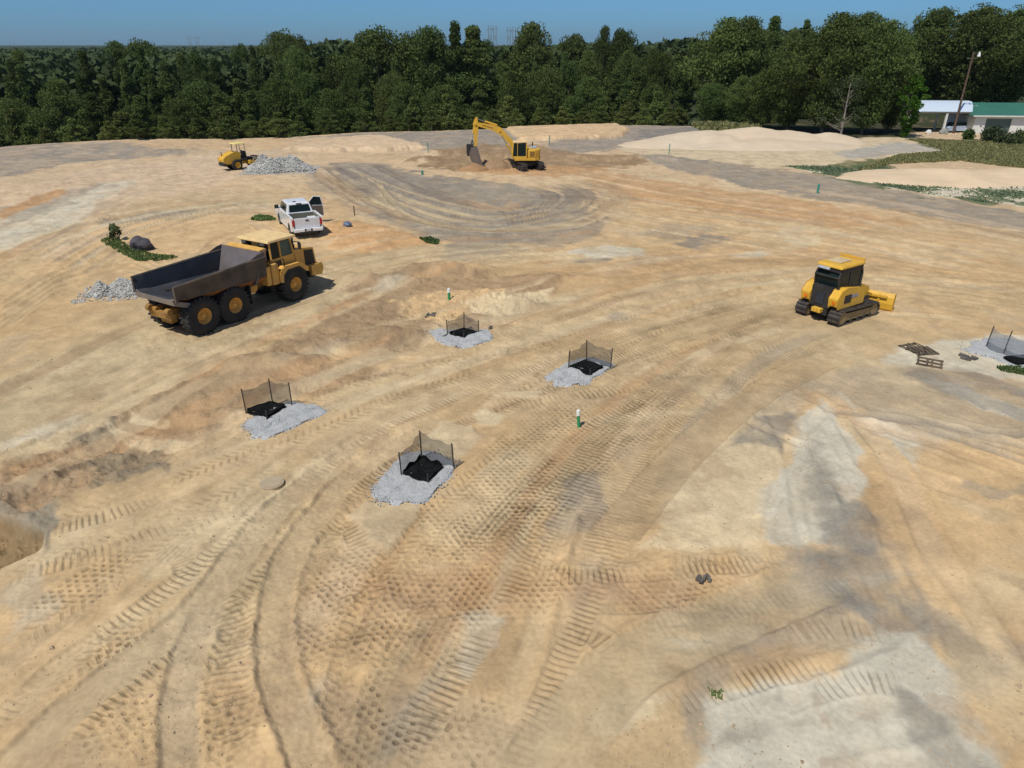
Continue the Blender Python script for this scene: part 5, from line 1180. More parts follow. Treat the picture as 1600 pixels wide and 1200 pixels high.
# ------------------------------------------------------------------ low green growth
def leafmat(name, col, hv=.35, tl=.25):
    m = bpy.data.materials.new(name); m.use_nodes = True; nt = m.node_tree; b = nt.nodes['Principled BSDF']; l = nt.links.new
    b.inputs['Roughness'].default_value = .6; b.inputs['Specular IOR Level'].default_value = .06
    g = nt.nodes.new('ShaderNodeNewGeometry'); oi = nt.nodes.new('ShaderNodeObjectInfo')
    r = nt.nodes.new('ShaderNodeMapRange'); r.inputs[3].default_value = 1-hv; r.inputs[4].default_value = 1+hv; l(g.outputs['Random Per Island'], r.inputs[0])
    r2 = nt.nodes.new('ShaderNodeMapRange'); r2.inputs[3].default_value = .72; r2.inputs[4].default_value = 1.3; l(oi.outputs['Random'], r2.inputs[0])
    mu = nt.nodes.new('ShaderNodeMath'); mu.operation = 'MULTIPLY'; l(r.outputs[0], mu.inputs[0]); l(r2.outputs[0], mu.inputs[1])
    r3 = nt.nodes.new('ShaderNodeMapRange'); r3.inputs[3].default_value = .482; r3.inputs[4].default_value = .515
    wnn = nt.nodes.new('ShaderNodeTexWhiteNoise'); wnn.noise_dimensions = '1D'; l(oi.outputs['Random'], wnn.inputs['W']); l(wnn.outputs['Value'], r3.inputs[0])
    h = nt.nodes.new('ShaderNodeHueSaturation'); h.inputs['Color'].default_value = (*col, 1); l(r3.outputs[0], h.inputs['Hue']); l(mu.outputs[0], h.inputs['Value'])
    l(h.outputs[0], b.inputs['Base Color'])
    t = nt.nodes.new('ShaderNodeBsdfTranslucent'); l(h.outputs[0], t.inputs[0]); mxs = nt.nodes.new('ShaderNodeMixShader'); mxs.inputs[0].default_value = tl
    l(b.outputs[0], mxs.inputs[1]); l(t.outputs[0], mxs.inputs[2]); l(mxs.outputs[0], nt.nodes['Material Output'].inputs[0])
    return m
GRASSM = leafmat('grass blades', (.27, .275, .12), .25, .4); WEEDM = leafmat('weed leaves', (.15, .22, .075), .3, .35); COVM = leafmat('dull ground cover', (.19, .26, .15), .3, .35)
def leaves(P, s, up=.0, nrng=nr, asp=1.6):
    """quads of size s at points P, random orientation (up: share that stands upright)"""
    n = len(P); a = nrng.normal(0, 1, (n, 3)); a[:, 2] = a[:, 2]*(1-up)+up*2.2; a /= np.linalg.norm(a, axis=1)[:, None]
    b = np.cross(a, nrng.normal(0, 1, (n, 3))); b /= np.linalg.norm(b, axis=1)[:, None]
    s = np.asarray(s).reshape(-1, 1)*np.ones((n, 1)); A = a*s*asp/2; B = b*s/2
    V = np.stack([P-A, P+B*.9-A*.1, P+A, P-B*.9+A*.15], 1).reshape(-1, 3); return V, np.arange(n*4).reshape(-1, 4)
def growth(name, pts, n, h, s, m, label, cat, dens=None, z0=0.0):
    P = [W(*p) for p in pts]; xs = [p[0] for p in P]; ys = [p[1] for p in P]; o_ = []
    tries = 0
    while len(o_) < n and tries < n*12:
        tries += 1; x, y = rnd.uniform(min(xs), max(xs)), rnd.uniform(min(ys), max(ys))
        if not inpoly(x, y, P): continue
        if dens and float(vn(np.array([x*dens]), np.array([y*dens*.7]), 9)[0])+rnd.gauss(0, .12) < .56: continue
        o_.append((x, y, gz(x, y)+rnd.random()*h+z0))
    V, Q = leaves(np.array(o_), nr.uniform(.6, 1.3, len(o_))*s, up=.7)
    return tag(np_mesh(name, V, Q, m), label, cat, kind='stuff')
growth('weeds', [(157, 378), (180, 372), (205, 388), (235, 398), (262, 402), (280, 404), (262, 409), (215, 411), (190, 398)], 4200, .10, .08, WEEDM, 'flat patch of green weeds round the dark boulder', 'weeds')
growth('weeds', [(392, 345), (405, 339), (425, 341), (432, 345), (410, 347)], 1200, .18, .10, WEEDM, 'small green weed patch left of the pickup truck', 'weeds')
growth('weeds', [(655, 376), (670, 372), (687, 376), (684, 382), (664, 381)], 1000, .12, .09, WEEDM, 'small green weed patch at the point of the orange sand', 'weeds')
growth('weeds', [(1555, 577), (1600, 574), (1640, 582), (1600, 588), (1565, 582)], 900, .12, .07, WEEDM, 'thin green weeds in front of the curved silt fence', 'weeds')
growth('weeds', [(1105, 1075), (1130, 1082), (1128, 1094), (1112, 1090)], 90, .06, .04, WEEDM, 'tiny weeds in the grey clay near the bottom of the picture', 'weeds')
growth('grass', [(1340, 268), (1400, 245), (1480, 236), (1420, 217), (1520, 222), (1760, 232), (1760, 278), (1600, 262), (1500, 251), (1390, 257), (1355, 270)], 60000, .22, .16, GRASSM, 'strip of rough green grass in front of the white building', 'grass')
growth('ground_cover', [(1225, 262), (1380, 262), (1480, 276), (1750, 292), (1750, 338), (1450, 302), (1330, 284)], 14000, .05, .15, COVM, 'broken green ground cover on the pale stony strip', 'ground cover', dens=.33)
growth('roadside_weeds', [(1080, 200), (1150, 199), (1190, 207), (1150, 215), (1100, 209)], 2600, .9, .35, GRASSM, 'grey green scrub behind the left end of the big sand pile', 'scrub')
# ------------------------------------------------------------------ sand piles
def sand_pile(cx, cy, rx, ry, h, m, label, bumps, G=70, rot=0):
    x0, y0 = W(cx, cy); V = []
    for i in range(G+1):
        for j in range(G+1):
            u, v = -1.15+2.3*i/G, -1.15+2.3*j/G
            e = max([0]+[hh_*max(0, 1-math.hypot((u-a)/w1, (v-b)/w2)**1.3) for a, b, w1, w2, hh_ in bumps])
            x, y = x0+u*rx, y0+v*ry
            V.append((x, y, gz(x, y)-.25+h*e+.25*min(e*4, 1)))
    V = np.array(V); V[:, 2] += (fbm(V[:, 0]*.5, V[:, 1]*.5, 31, 4)-.5)*.35
    Q = [(i*(G+1)+j, (i+1)*(G+1)+j, (i+1)*(G+1)+j+1, i*(G+1)+j+1) for i in range(G) for j in range(G)]
    return tag(np_mesh('sand_pile', V, Q, m, smooth=True), label, 'sand pile')
SANDP = mat('pale sand', (.60, .50, .365), .95, var=.08, vs=.4, dirt=.35, ds=.15, dcol=(.62, .46, .30), bump=.06, bs=2.5)
SANDG = mat('pale peach sand', (.63, .49, .325), .95, var=.07, vs=.4, bump=.06, bs=2.5)
sand_pile(1180, 226, 17, 8, 1.9, SANDP, 'long low pile of pale sand in front of the trees', [(-.35, .2, .6, .8, .8), (0, .3, .6, .7, 1), (.3, .3, .45, .6, .85), (.62, .3, .35, .5, .7), (-.75, -.1, .4, .6, .45), (.0, -.2, .9, .8, .45)])
sand_pile(1560, 281, 16, 5.5, 1.1, SANDG, 'flat peach coloured sand pile on the grass at the right edge', [(-.3, .1, .75, .9, .9), (.3, .1, .75, .9, 1), (.7, 0, .5, .8, 1), (-.65, 0, .4, .6, .5)])
sand_pile(768, 262, 3.6, 2.4, 1.2, mat('fresh brown dirt', (.30, .20, .115), .95, var=.15, vs=1, bump=.08, bs=3), 'fresh brown spoil pile between bucket and excavator', [(0, 0, .8, .8, .8), (-.5, -.2, .5, .6, .6), (.5, .1, .5, .6, .7), (.2, -.3, .4, .4, .9), (-.25, .2, .35, .4, .9)], 60).name = 'spoil_pile'
sand_pile(742, 266, 2.2, 1.8, .7, mat('orange dirt', (.34, .20, .10), .95, var=.15, vs=1, bump=.08, bs=3), 'small orange spoil pile under the excavator bucket', [(0, 0, .8, .8, 1), (-.5, .1, .5, .6, .6)], 30).name = 'spoil_pile'

# ------------------------------------------------------------------ building, carport, pole
WALLW = mat('white painted block wall', (.74, .76, .72), .8, var=.05, vs=.6, dirt=.15); ROOFG = mat('green metal roof', (.045, .165, .12), .5, var=.08, vs=.5)
bx, by = W(1517, 209); bx2 = bx+19
def building():
    rt = empty('garage_building', (bx, by, gza(bx, by)), R(-6), label='white walled building with a green metal roof', cat='building')
    w = MB(); Hh = 2.6; D_ = 9
    w.box((.8, 0, Hh/2), (1.6, .25, Hh)).box((3.4, 0, 2.4), (3.6, .25, .4)).box((13.0, 0, Hh/2), (15.6, .25, Hh)).box((.12, D_/2+.13, Hh/2), (.24, D_, Hh)).box((20.68, D_/2+.13, Hh/2), (.24, D_, Hh)).box((10.4, D_+.2, Hh/2), (20.8, .2, Hh))
    wall = w.build('wall', WALLW, rt)
    dr = MB()
    for i in range(5): dr.box((3.4, .06, .22+i*.44), (3.58, .05, .42))
    dr.build('garage_door', mat('grey green roller door', (.10, .15, .14), .6, var=.08), rt)
    for i in range(2): MB().box((9+i*5, -.135, 1.5), (1.3, .04, 1.0)).build('window', GLASS, wall)
    rf = MB(); rf.add([(-.6, -.7, Hh), (21.4, -.7, Hh), (21.4, D_/2, Hh+1.5), (1.2, D_/2, Hh+1.5), (-.6, D_+.7, Hh), (21.4, D_+.7, Hh)], [(0, 1, 2, 3), (3, 2, 5, 4), (0, 3, 4)])
    for i in range(44): x = -.3+i*.49; rf.add([(x, -.71, Hh+.02), (x+.05, -.71, Hh+.02), (max(x, 1.2)+.05, D_/2, Hh+1.54), (max(x, 1.2), D_/2, Hh+1.54)], [(0, 1, 2, 3)])
    roof = rf.build('roof', ROOFG, rt); s_ = roof.modifiers.new('solid', 'SOLIDIFY'); s_.thickness = .06
    MB().box((10.4, -.74, Hh-.03), (22, .05, .18)).build('fascia', WALLW, roof)
building()
def carport():
    x, y = W(1432, 207); rt = empty('carport', (x, y, gza(x, y)), R(-6), label='open carport with a pale blue metal roof on a white post', cat='carport')
    m = MB(); Wd = 8.8; N = 10; pr = []
    for i in range(N+1):
        t = i/N; pr.append((t*5.5, 3.0+1.25*math.sin(t*math.pi*.5)))
    V = []
    for i, (yy, z) in enumerate(pr):
        inset = .9*(1-math.cos(math.pi*.5*min(1, i/N)))
        V += [(-.2+inset*.6, yy, z), (Wd, yy, z)]
    m.add(V, [(2*i, 2*i+1, 2*i+3, 2*i+2) for i in range(N)])
    o = m.build('roof', mat('pale blue metal roof', (.56, .66, .76), .45, var=.04), rt); s_ = o.modifiers.new('solid', 'SOLIDIFY'); s_.thickness = .08
    MB().box((Wd/2, -.02, 2.92), (Wd, .1, .22)).build('beam', mat('brown beam', (.16, .15, .13), .7), rt)
    for xx, yy in ((3.8, .1), (.4, 5.0), (Wd*.95, 5.0), (4.6, 5.0)): MB().box((xx, yy, 1.45), (.28, .28, 2.9)).build('post', WALLW, rt)
carport()
BARKX = mat('grey crossarm wood', (.12, .10, .08), .85)
def utility_pole():
    x, y = W(1489, 208); rt = empty('utility_pole', (x, y, gz(x, y)), 0, label='tall brown wooden utility pole with a white lamp near its top', cat='utility pole')
    MB().cyl((0, 0, -.5), (.05, 0, 11.2), .17, .11, 12).build('pole', mat('brown weathered pole', (.13, .085, .06), .85, var=.2), rt)
    MB().tube([(.03, 0, 10.8), (.5, -.2, 11.1), (.75, -.2, 11.0)], .035).build('lamp_arm', GRYP, rt)
    MB().cyl((.8, -.2, 11.0), (.8, -.2, 10.55), .12, .24, 14).cyl((.8, -.2, 11.0), (.8, -.2, 11.18), .12, .08, 14).build('lamp', WHITE_L, rt)
    MB().box((0, 0, 10.3), (1.5, .1, .12)).build('crossarm', BARKX, rt)
utility_pole()
def car(px, py, rz, m, label):
    x, y = W(px, py); rt = empty('parked_car', (x, y, gz(x, y)), rz, label=label, cat='car')
    b = MB().prism([(-2.2, .35), (-2.25, .75), (-1.9, .92), (1.0, .95), (2.1, .80), (2.25, .5), (2.2, .32)], -.86, .86); b.build('body', m, rt, .06)
    MB().prism([(-1.9, .92), (-1.3, 1.42), (.2, 1.45), (1.0, .93)], -.74, .74).build('cabin', GLASS, rt, .04); MB().box((-.55, 0, 1.45), (1.5, 1.4, .05)).build('roof', m, rt, .02)
    for ax in (-1.35, 1.4):
        for s in (-1, 1): wheel(rt, ax, s*.78, .32, .32, .2, .2, s, GRYP, 0)
car(1497, 206, R(8), mat('pale blue car paint', (.42, .52, .66), .3, coat=.4), 'low pale blue car parked between pole and building')
boulder(1450, 209, (.45, .4, .45), 'small round white tank on the grass left of the carport post', mat('white plastic tank', (.75, .76, .72), .5), 'tank', 'storage_tank', 1)
boulder(1474, 209, (.6, .5, .55), 'small grey object covered by a tarp beside the carport post', mat('greyish tarp', (.28, .29, .26), .8), 'tarp', 'tarp', 2)

# ------------------------------------------------------------------ power pylons on the skyline
PYL = mat('hazy steel', (.25, .27, .28), .7)
def pylon(px, d, ztop, label, w=9.0):
    x = (px-800)/F*d/math.cos(PITCH)*1.0; x = (px-800)*(d*math.cos(PITCH)-(ztop-H)*math.sin(PITCH))/F
    rt = empty('power_pylon', (x, d, -6), 0, label=label, cat='power pylon', group='steel H frame power pylons on the skyline'); m = MB(); hh_ = ztop+6
    for s in (-1, 1): m.cyl((s*w*.22, 0, 0), (s*w*.22, 0, hh_), .45, .3, 6)
    m.build('mast', PYL, rt); a = MB(); a.box((0, 0, hh_-4), (w, .5, .6)).tube([(-w*.22, 0, hh_-9), (w*.22, 0, hh_-16)], .2, 5).tube([(w*.22, 0, hh_-9), (-w*.22, 0, hh_-16)], .2, 5)
    a.build('crossarm', PYL, rt)
    MB().cyl((-w*.48, 0, hh_-4.2), (-w*.48, 0, hh_-6), .2, n=6).build('insulator', PYL, rt); MB().cyl((w*.48, 0, hh_-4.2), (w*.48, 0, hh_-6), .2, n=6).build('insulator', PYL, rt)
def zt(d, py): return z_for(0, d, py)
for px, py, d, lb in ((295, 56, 1500, 'left one of the two pylons above the left woodland'), (307, 56, 1500, 'right one of the two pylons above the left woodland'), (765, 39, 900, 'leftmost pylon of the trio on the central skyline'),
                      (773, 39, 900, 'middle pylon of the trio on the central skyline'), (795, 42, 950, 'rightmost pylon of the trio on the central skyline'), (803, 42, 950, 'pylon just left of the round topped skyline tree'),
                      (18, 65, 2300, 'tiny distant pylon at the far left skyline'), (345, 65, 2000, 'tiny distant pylon right of the left woodland pair')):
    pylon(px, d, z_for(0, d, py), lb, w=d*.0075)

# ------------------------------------------------------------------ loose clods and pebbles over the near ground
def clods():
    P = []; S = []
    while len(P) < 9000:
        a = nr.uniform(-.85, .85); d = 9+34*nr.random()**1.3; x, y = d*math.sin(a), d*math.cos(a)
        if abs(x) > y*.82+3: continue
        k = float(fbm(np.array([x*.45]), np.array([y*.45]), 77, 3)[0])
        if k+nr.normal(0, .07) < .52: continue
        s_ = .008+.022*nr.random()**3+(.03 if nr.random() < .012 else 0)
        P.append((x, y, gz(x, y)+s_*.2)); S.append(s_)
    stones('clods', P, S, mat('dry soil clods', (.40, .29, .18), .95, var=.3, vs=.6, dirt=.4, ds=.4, dcol=(.44, .38, .28)), label='loose clods and pebbles strewn over the tracked sand', cat='clods', kind='stuff')
clods()
# ------------------------------------------------------------------ trees
BARK = mat('grey brown bark', (.13, .105, .085), .9, var=.3, vs=2); BARKP = mat('pale bark', (.27, .24, .21), .9, var=.25, vs=2)
LF = {'pine': leafmat('pine needles', (.092, .128, .038), .32, .2), 'oak': leafmat('dark broad leaves', (.100, .138, .040), .34, .28), 'young': leafmat('young leaves', (.130, .165, .048), .30, .3),
      'lime': leafmat('lime leaves', (.10, .20, .025), .35, .35), 'pale': leafmat('dull olive leaves', (.075, .10, .045), .4, .2)}
def tree_mesh(kind, h, w, seed, nclump, nleaf, ls, base=.18):
    """unit meshes for a crown (leaf faces in clumps) and a trunk with limbs"""
    g = np.random.default_rng(seed); P = []; limbs = []
    for k in range(nclump):
        t = g.uniform(base, 1.0)
        if kind == 'pine': env = (1-t)**.75*1.15*(.65+.35*math.sin(t*23+seed)) if t > .35 else .55+.3*g.random()
        elif kind == 'young': env = math.sin(min(t*1.12+.08, 1)*math.pi)**.6
        else: env = math.sqrt(max(0, 1-((t-.58)/.45)**2))*(.8+.25*math.sin(seed+t*9))
        a = g.uniform(0, 6.283); rr = w/2*env*math.sqrt(g.uniform(.12, 1))*(1+.22*math.sin(3*a+seed))
        c = np.array([rr*math.cos(a), rr*math.sin(a), t*h*.97]); cs = w*g.uniform(.09, .17)*(1.0 if kind != 'pine' else .8)
        q = g.normal(0, 1, (nleaf, 3)); q /= np.linalg.norm(q, axis=1)[:, None]; q *= (g.uniform(.35, 1, (nleaf, 1)))**.5*cs; q[:, 2] *= .62
        P.append(c+q)
        if k % 3 == 0: limbs.append(c)
    P = np.vstack(P); V, Q = leaves(P, g.uniform(.6, 1.35, len(P))*ls, up=.15, nrng=g)
    tr = MB(); bend = g.normal(0, .02*h, 2); r0 = h*.018+.03
    def ax(t): return (bend[0]*math.sin(t*2), bend[1]*math.sin(t*2.4), t*h)
    tr.tube([ax(i/6*.9) for i in range(7)], [r0*(1-.85*i/6) for i in range(7)], 7)
    for c in limbs[:26]:
        t0 = max(.12, c[2]/h-.16); s0 = ax(t0); m_ = ((s0[0]+c[0])/2, (s0[1]+c[1])/2, (s0[2]+c[2])/2-.02*h)
        tr.tube([s0, m_, tuple(c)], [r0*.32*(1-t0*.5), r0*.2, r0*.06], 5)
    return (V, Q), tr
PROTO = {}
def proto(kind, i, h, w, mkey, nclump, nleaf, ls, base, bark=BARK):
    (V, Q), tr = tree_mesh(kind, h, w, 31*i+len(kind)*7, nclump, nleaf, ls, base)
    me = bpy.data.meshes.new('crown'); me.vertices.add(len(V)); me.vertices.foreach_set('co', V.astype(np.float32).ravel())
    me.loops.add(len(Q)*4); me.loops.foreach_set('vertex_index', Q.astype(np.int32).ravel()); me.polygons.add(len(Q))
    me.polygons.foreach_set('loop_start', np.arange(0, len(Q)*4, 4, dtype=np.int32)); me.polygons.foreach_set('loop_total', np.full(len(Q), 4, np.int32)); me.update(calc_edges=True)
    me.materials.append(LF[mkey])
    tm = bpy.data.meshes.new('trunk'); tm.from_pydata(tr.v, [], tr.f); tm.update(); tm.materials.append(bark)
    PROTO.setdefault(kind if mkey != 'pale' else 'paleoak', []).append((me, tm, h, w))
for i in range(4): proto('pine', i, 16, 6.5+i*.6, 'pine', 150, 120, .19, .22)
for i in range(4): proto('oak', i, 13, 10+i*.5, 'oak', 170, 150, .20, .12)
for i in range(4): proto('young', i, 7, 4.2+i*.4, 'young', 70, 100, .18, .06)
proto('lime', 1, 9, 4.6, 'lime', 60, 110, .20, .06)
proto('oak', 9, 12, 9, 'pale', 40, 50, .2, .30, BARKP)
def tree(kind, x, y, ztop, label, group=None, wscale=1.0, zb=None, pick=None):
    g = gz(x, y) if zb is None else zb; me, tm, h, w = rnd.choice(PROTO[kind]) if pick is None else PROTO[kind][pick]
    ht = max(ztop-g, 2.0); s = ht/h
    nm = {'pine': 'pine_tree', 'oak': 'broadleaf_tree', 'young': 'young_tree', 'lime': 'young_tree', 'paleoak': 'broadleaf_tree'}[kind]
    rt = empty(nm, (x, y, g-.1), rnd.uniform(0, 6.28), label=label, cat='tree', group=group); k = s*wscale*rnd.uniform(.92, 1.1); rt.scale = (k, k, s)
    for n_, mm in (('crown', me), ('trunk', tm)):
        o = bpy.data.objects.new(n_, mm); C.objects.link(o); o.parent = rt
    return rt
SKY = [(-120, 78), (0, 76), (60, 74), (150, 73), (185, 66), (240, 63), (265, 72), (300, 72), (360, 70), (400, 66), (440, 62), (480, 68), (520, 68), (560, 62), (600, 62), (650, 58), (700, 50), (760, 58), (800, 63), (860, 66),
       (900, 66), (940, 68), (1000, 66), (1060, 62), (1100, 52), (1150, 36), (1190, 42), (1220, 36), (1280, 24), (1330, 26), (1400, 34), (1460, 22), (1540, 14), (1620, 12), (1750, 8)]
def skyline(px): return float(np.interp(px, [s[0] for s in SKY], [s[1] for s in SKY]))
placed = []
def ok(x, y, r):
    for a, b, q in placed:
        if (a-x)**2+(b-y)**2 < (min(r, q)*.9)**2: return False
    placed.append((x, y, r)); return True
lab = {'young': ('bushy light green young tree at the front foot of the woodland', 'low young trees along the front of the woodland'),
       'pine': ('dark green pine packed among others in the woodland behind the site', 'pines of the dense woodland behind the site'),
       'oak': ('dark round broadleaf tree packed among others in the woodland behind the site', 'broadleaf trees of the dense woodland behind the site')}
# named skyline trees first
for px, py, d, kd, ws, lb in ((440, 49, 200, 'oak', .8, 'spiky topped dark tree left of the middle of the skyline'), (462, 58, 190, 'oak', .9, 'dark tree just right of the spiky topped skyline tree'),
        (590, 48, 150, 'oak', .95, 'broad flat topped dark tree at the left of the central skyline'), (642, 54, 160, 'oak', .7, 'small round dark tree right of the flat topped skyline tree'),
        (668, 45, 150, 'oak', .8, 'round dark tree left of the two tallest central skyline trees'), (710, 30, 150, 'pine', .9, 'tallest narrow tree on the central skyline'),
        (738, 38, 152, 'pine', 1.1, 'second tall narrow tree on the central skyline'), (830, 38, 165, 'oak', .75, 'round dome topped tree right of the pylons'),
        (895, 56, 200, 'oak', .7, 'small dome topped tree on the skyline right of centre'), (945, 44, 185, 'oak', .35, 'thin wispy tree standing above the skyline right of centre'),
        (975, 48, 185, 'oak', .65, 'leaning round topped tree beside the wispy skyline tree'), (215, 63, 190, 'oak', .7, 'low skyline tree above the left woodland'), (180, 67, 190, 'oak', .6, 'leftmost tree that breaks the left skyline'),
        (1140, 32, 135, 'oak', .9, 'large dark tree where the skyline rises at the right'), (1172, 30, 135, 'oak', .8, 'second large dark tree where the skyline rises at the right'),
        (1213, 22, 150, 'pine', .9, 'narrow tall tree left of the great dark tree'), (1355, 22, 150, 'oak', .9, 'tall dark tree behind the bare branched pale tree'), (1470, 14, 150, 'oak', 1.0, 'tall dark tree behind the carport roof'),
        (1540, 10, 145, 'oak', 1.0, 'tallest dark tree behind the white building'), (1600, 12, 150, 'oak', 1.0, 'tall dark tree behind the green roof at the right edge')):
    z = z_for(0, d, py); x = (px-800)*(d*math.cos(PITCH)-(z-H)*math.sin(PITCH))/F
    placed.append((x, d, 4.0)); tree(kd, x, d, z, lb, wscale=ws)
for px, py, kd, ztp, lb, pick, ws in ((1282, 213, 'oak', 24, 'great dark broadleaf tree standing behind the sand pile', 1, .95), (1345, 213, 'oak', 30, 'dark broadleaf tree right of the great dark tree', 2, .72),
        (1228, 208, 'oak', 62, 'dark tree left of the great dark tree behind the sand pile', 0, .9), (1312, 219, 'paleoak', 118, 'grey barked tree with bare pale branches behind the sand pile', 0, 1.1), (1385, 210, 'oak', 100, 'low dark tree left of the bright green young tree', 3, .62),
        (1412, 214, 'lime', 116, 'bright lime green young tree left of the carport', 0, 1.0), (1150, 204, 'oak', 120, 'bushy dark tree left of the sand pile', 1, .9), (1185, 205, 'oak', 110, 'bushy dark tree directly behind the sand pile', 2, .8)):
    x, y = W(px, py); y2 = y+(3 if kd == 'oak' else 0); x2 = x*y2/y; placed.append((x2, y2, 4.0)); tree(kd, x2, y2, z_for(0, y2, ztp), lb, zb=gz(x2, y2), pick=pick, wscale=ws)
count = 28; named = []
# front row and the rows behind it: tops climb from the pad edge to the skyline
rows = [(2.5, 'young', .0, 3.4), (6, 'young', .14, 4.2), (10.5, 'young', .30, 4.6), (16, 'mix', .48, 5.4), (23, 'mix', .66, 6.0), (32, 'mix', .82, 6.8), (43, 'mix', .93, 7.6), (58, 'mix', .98, 9.5), (78, 'mix', 1.0, 12)]
for off, kd, f, sp in rows:
    a = -41.0
    while a < 40:
        a += math.degrees(sp/(112+off))*rnd.uniform(.75, 1.15)*1.06
        t = math.tan(R(a)); y = 120.0
        for _ in range(6): y = edge_y(t*y)+off
        y += rnd.uniform(-1.5, 1.5)*(1+off*.02); x = t*y
        if y > 230: continue
        px, _p = px_of(x, y, 5)
        if px > 1640 or px < -40: continue
        if px < 60 and y < edge_y(-62)+4+off*.5: y = edge_y(-62)+4+off; x = t*y
        right = px > 1090
        base_row = float(np.interp(px, [0, 350, 700, 1000, 1110, 1700], [218, 206, 192, 184, 188, 196]))
        if right and off < 12 and px < 1430: 
            if off < 5: continue
        if px > 1415 and y < 140: y = 128+off*1.2+rnd.uniform(0, 4); x = t*y
        if px > 1415 and off < 3: continue
        ff = f if not right else min(1, f*1.35+.25)
        sk = skyline(px)+rnd.uniform(0, 16); top = base_row+(sk-base_row)*ff+rnd.uniform(-9, 9)*(1-abs(ff-.5))
        if off > 50: top = skyline(px)+rnd.uniform(2, 14)
        z = z_for(0, y, top); g = gz(x, y)
        if z-g < 2.5: z = g+2.5+rnd.random()
        if z-g > 27: z = g+27
        kk = kd if kd != 'mix' else ('pine' if rnd.random() < (.68 if not right else .15) else 'oak')
        if right and kk == 'young' and rnd.random() < .5: kk = 'oak'
        if not ok(x, y, sp): continue
        ws = 1.0
        hgt = z-g
        if kk == 'oak': ws = min(max(7.2/(hgt*.8), .5), 1.1)
        if kk == 'pine': ws = min(max(5.4/(hgt*.43), .62), 1.2)
        if kk == 'young': ws = min(max(5.0/(hgt*.62), .8), 1.5)
        tq = tree(kk, x, y, z, None, lab[kk][1], wscale=ws); count += 1; named.append((px, off, kk, tq))
print('TREES', count)
ZONES = [(45, 'at the left picture edge'), (110, 'a little in from the left picture edge'), (170, 'left of the low skyline trees'), (240, 'under the low left skyline trees'), (300, 'well left of the soil compactor'), (350, 'just left of the soil compactor'),
         (410, 'behind the soil compactor'), (490, 'behind the gravel heap'), (550, 'right of the gravel heap'), (620, 'below the flat topped skyline tree'), (680, 'left of the tallest central trees'), (735, 'below the tallest central trees'), (785, 'behind the excavator arm'),
         (850, 'behind the excavator cab'), (910, 'right of the excavator'), (985, 'behind the orange sand flat'), (1045, 'behind the dark grey spoil'), (1110, 'just left of the big sand pile'), (1200, 'behind the left half of the sand pile'),
         (1310, 'behind the great dark tree'), (1425, 'behind the pale branched tree'), (1520, 'behind the carport'), (9999, 'behind the green roof')]
def depth_word(o_): return 'front row' if o_ < 8 else 'second rank' if o_ < 20 else 'middle rank' if o_ < 40 else 'rear rank'
KIND = {'young': 'bushy young tree', 'pine': 'dark green pine', 'oak': 'dark broadleaf tree'}
buck = {}
for px, off, kk, tq in named: buck.setdefault((kk, depth_word(off), next(z_[1] for z_ in ZONES if px < z_[0])), []).append((px, tq))
ORD = ['first', 'second', 'third', 'fourth', 'fifth', 'sixth', 'seventh', 'eighth', 'ninth', 'tenth', 'eleventh', 'twelfth']
for (kk, dw, zn), L_ in buck.items():
    L_.sort(key=lambda q: q[0])
    for i, (px, tq) in enumerate(L_):
        tq['label'] = f"{KIND[kk]}, {dw}, {zn}"+('' if len(L_) == 1 else f", {('left', 'right')[i]} one" if len(L_) == 2 else f", {ORD[i]} from left")
# shrubs before the building
def shrub(px, py, h, w, key, label, seed, nc=26, nl=70):
    x, y = W(px, py); g = np.random.default_rng(seed); P = []
    for _ in range(nc):
        a = g.uniform(0, 6.28); t = g.random(); r_ = w/2*math.sqrt(g.random())*math.sin(.5+t*2.3); P.append(np.array([r_*math.cos(a), r_*math.sin(a), .15*h+t*h*.8])+g.normal(0, w*.09, (nl, 3)))
    P = np.vstack(P); P[:, 2] = np.clip(P[:, 2], .02, None); V, Q = leaves(P, g.uniform(.6, 1.3, len(P))*.2, up=.5, nrng=g)
    rt = empty('shrub', (x, y, gz(x, y)), 0, label=label, cat='shrub'); np_mesh('foliage', V, Q, LF[key], rt)
    st_ = MB()
    for i in range(6): a = i*1.05; st_.tube([(0, 0, 0), (.25*w*math.cos(a), .25*w*math.sin(a), h*.65)], [.04, .015], 5)
    st_.build('stem', BARK, rt)
shrub(1546, 222, 1.7, 3.2, 'pale', 'tall ragged olive shrub before the garage door', 1); shrub(1511, 217, 1.2, 1.4, 'oak', 'small dark bush at the left corner of the building', 2)
shrub(1573, 226, .9, 3.0, 'pale', 'low olive shrub between the two taller bushes', 3); shrub(1596, 223, 1.3, 3.4, 'young', 'rounded green bush before the building at the right edge', 4)
shrub(1632, 226, 1.5, 4.0, 'pale', 'olive bush cut by the right edge of the picture', 5); shrub(186, 376, 1.15, .9, 'pale', 'sparse brownish green sapling above the weed patch', 6, 9, 22)
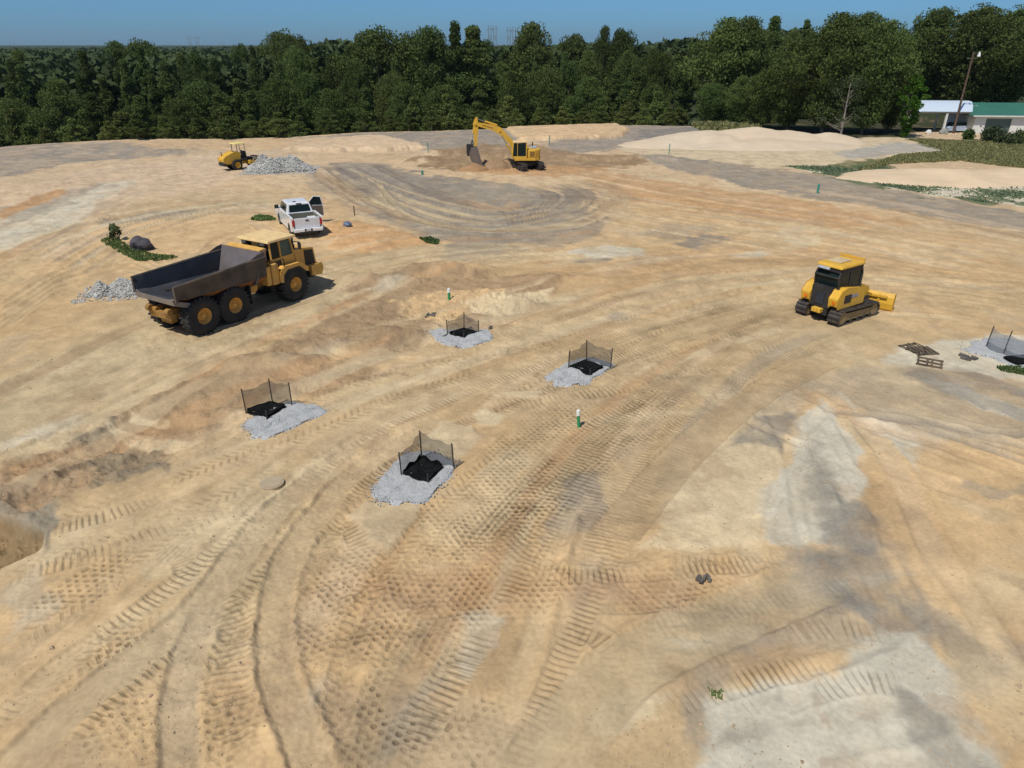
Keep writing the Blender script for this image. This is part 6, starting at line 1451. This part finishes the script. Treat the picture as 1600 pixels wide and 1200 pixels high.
# ------------------------------------------------------------------ far woods: one mass
def far_woods():
    g = np.random.default_rng(3); base = []
    for s in range(5):
        q = g.normal(0, 1, (190, 3)); q /= np.linalg.norm(q, axis=1)[:, None]; q *= g.uniform(.6, 1, (190, 1)); q[:, 2] = np.abs(q[:, 2])*.9
        V, _ = leaves(q, np.full(190, .20), up=.3, nrng=g); base.append(V)
    n = 4200; Vs = []
    for i in range(n):
        a = R(g.uniform(-46, 46)); d = math.exp(g.uniform(math.log(175), math.log(1500))); x, y = d*math.sin(a), d*math.cos(a)
        if x > 45 and d < 230: continue
        if y < edge_y(np.array([x]))[0]+72: continue
        px, _p = px_of(x, y, 8)
        low = (px < 430)
        zt_ = (9.2 if low else 10.2)+g.uniform(-1.6, 1.0)+(2.0*math.sin(a*23)+1.2*math.sin(a*57+2))*(0 if low else 1)
        if px > 1000: zt_ += 4
        s = g.uniform(4.5, 7)*(1+d/900); Vs.append(base[i % 5]*np.array([s, s, s*.9])+np.array([x, y, zt_-s*.85]))
    V = np.vstack(Vs); o = np_mesh('far_woods', V, np.arange(len(V)).reshape(-1, 4), leafmat('far leaves', (.056, .088, .036), .25, .2)); tag(o, 'dense dark woodland filling the land to the horizon', 'woods', kind='stuff')
    # continuous canopy behind
    rr = np.exp(np.linspace(math.log(215), math.log(8900), 150)); aa = np.radians(np.linspace(-75, 75, 700))
    X_ = rr[:, None]*np.sin(aa); Y_ = rr[:, None]*np.cos(aa)
    n_ = fbm(X_/16, Y_/16, 5, 3)*5+fbm(X_/160, Y_/160, 6, 3)*4*sstep(200, 900, rr)[:, None]
    Z_ = 2.2+n_*.9+sstep(300, 2500, rr)[:, None]*1.2
    Z_ = np.where((rr[:, None] < 260) & (X_ > 40), -8, Z_); Z_[0] = -9; Z_[1] = np.minimum(Z_[1], 0)
    V = np.stack([X_, Y_, Z_], -1).reshape(-1, 3); i, j = np.meshgrid(np.arange(149), np.arange(699), indexing='ij')
    Q = np.stack([i*700+j, (i+1)*700+j, (i+1)*700+j+1, i*700+j+1], -1).reshape(-1, 4)
    m = mat('far canopy', (.035, .058, .03), .9, var=.5, vs=.25, bump=1.0, bs=.4)
    o2 = np_mesh('horizon_woods', V, Q, m, smooth=True); tag(o2, 'smooth far tree canopy running to the horizon', 'woods', kind='stuff')
far_woods()

# ------------------------------------------------------------------ air
hz = MB().box((0, 0, 55), (20000, 20000, 150)).build('haze', None); tag(hz, kind='stuff')
hm = bpy.data.materials.new('haze'); hm.use_nodes = True; hn = hm.node_tree; hn.nodes.clear()
pv = hn.nodes.new('ShaderNodeVolumePrincipled'); pv.inputs['Color'].default_value = (.62, .78, .95, 1); pv.inputs['Density'].default_value = .00006; pv.inputs['Anisotropy'].default_value = .2
ho = hn.nodes.new('ShaderNodeOutputMaterial'); hn.links.new(pv.outputs[0], ho.inputs['Volume']); hz.data.materials.append(hm)
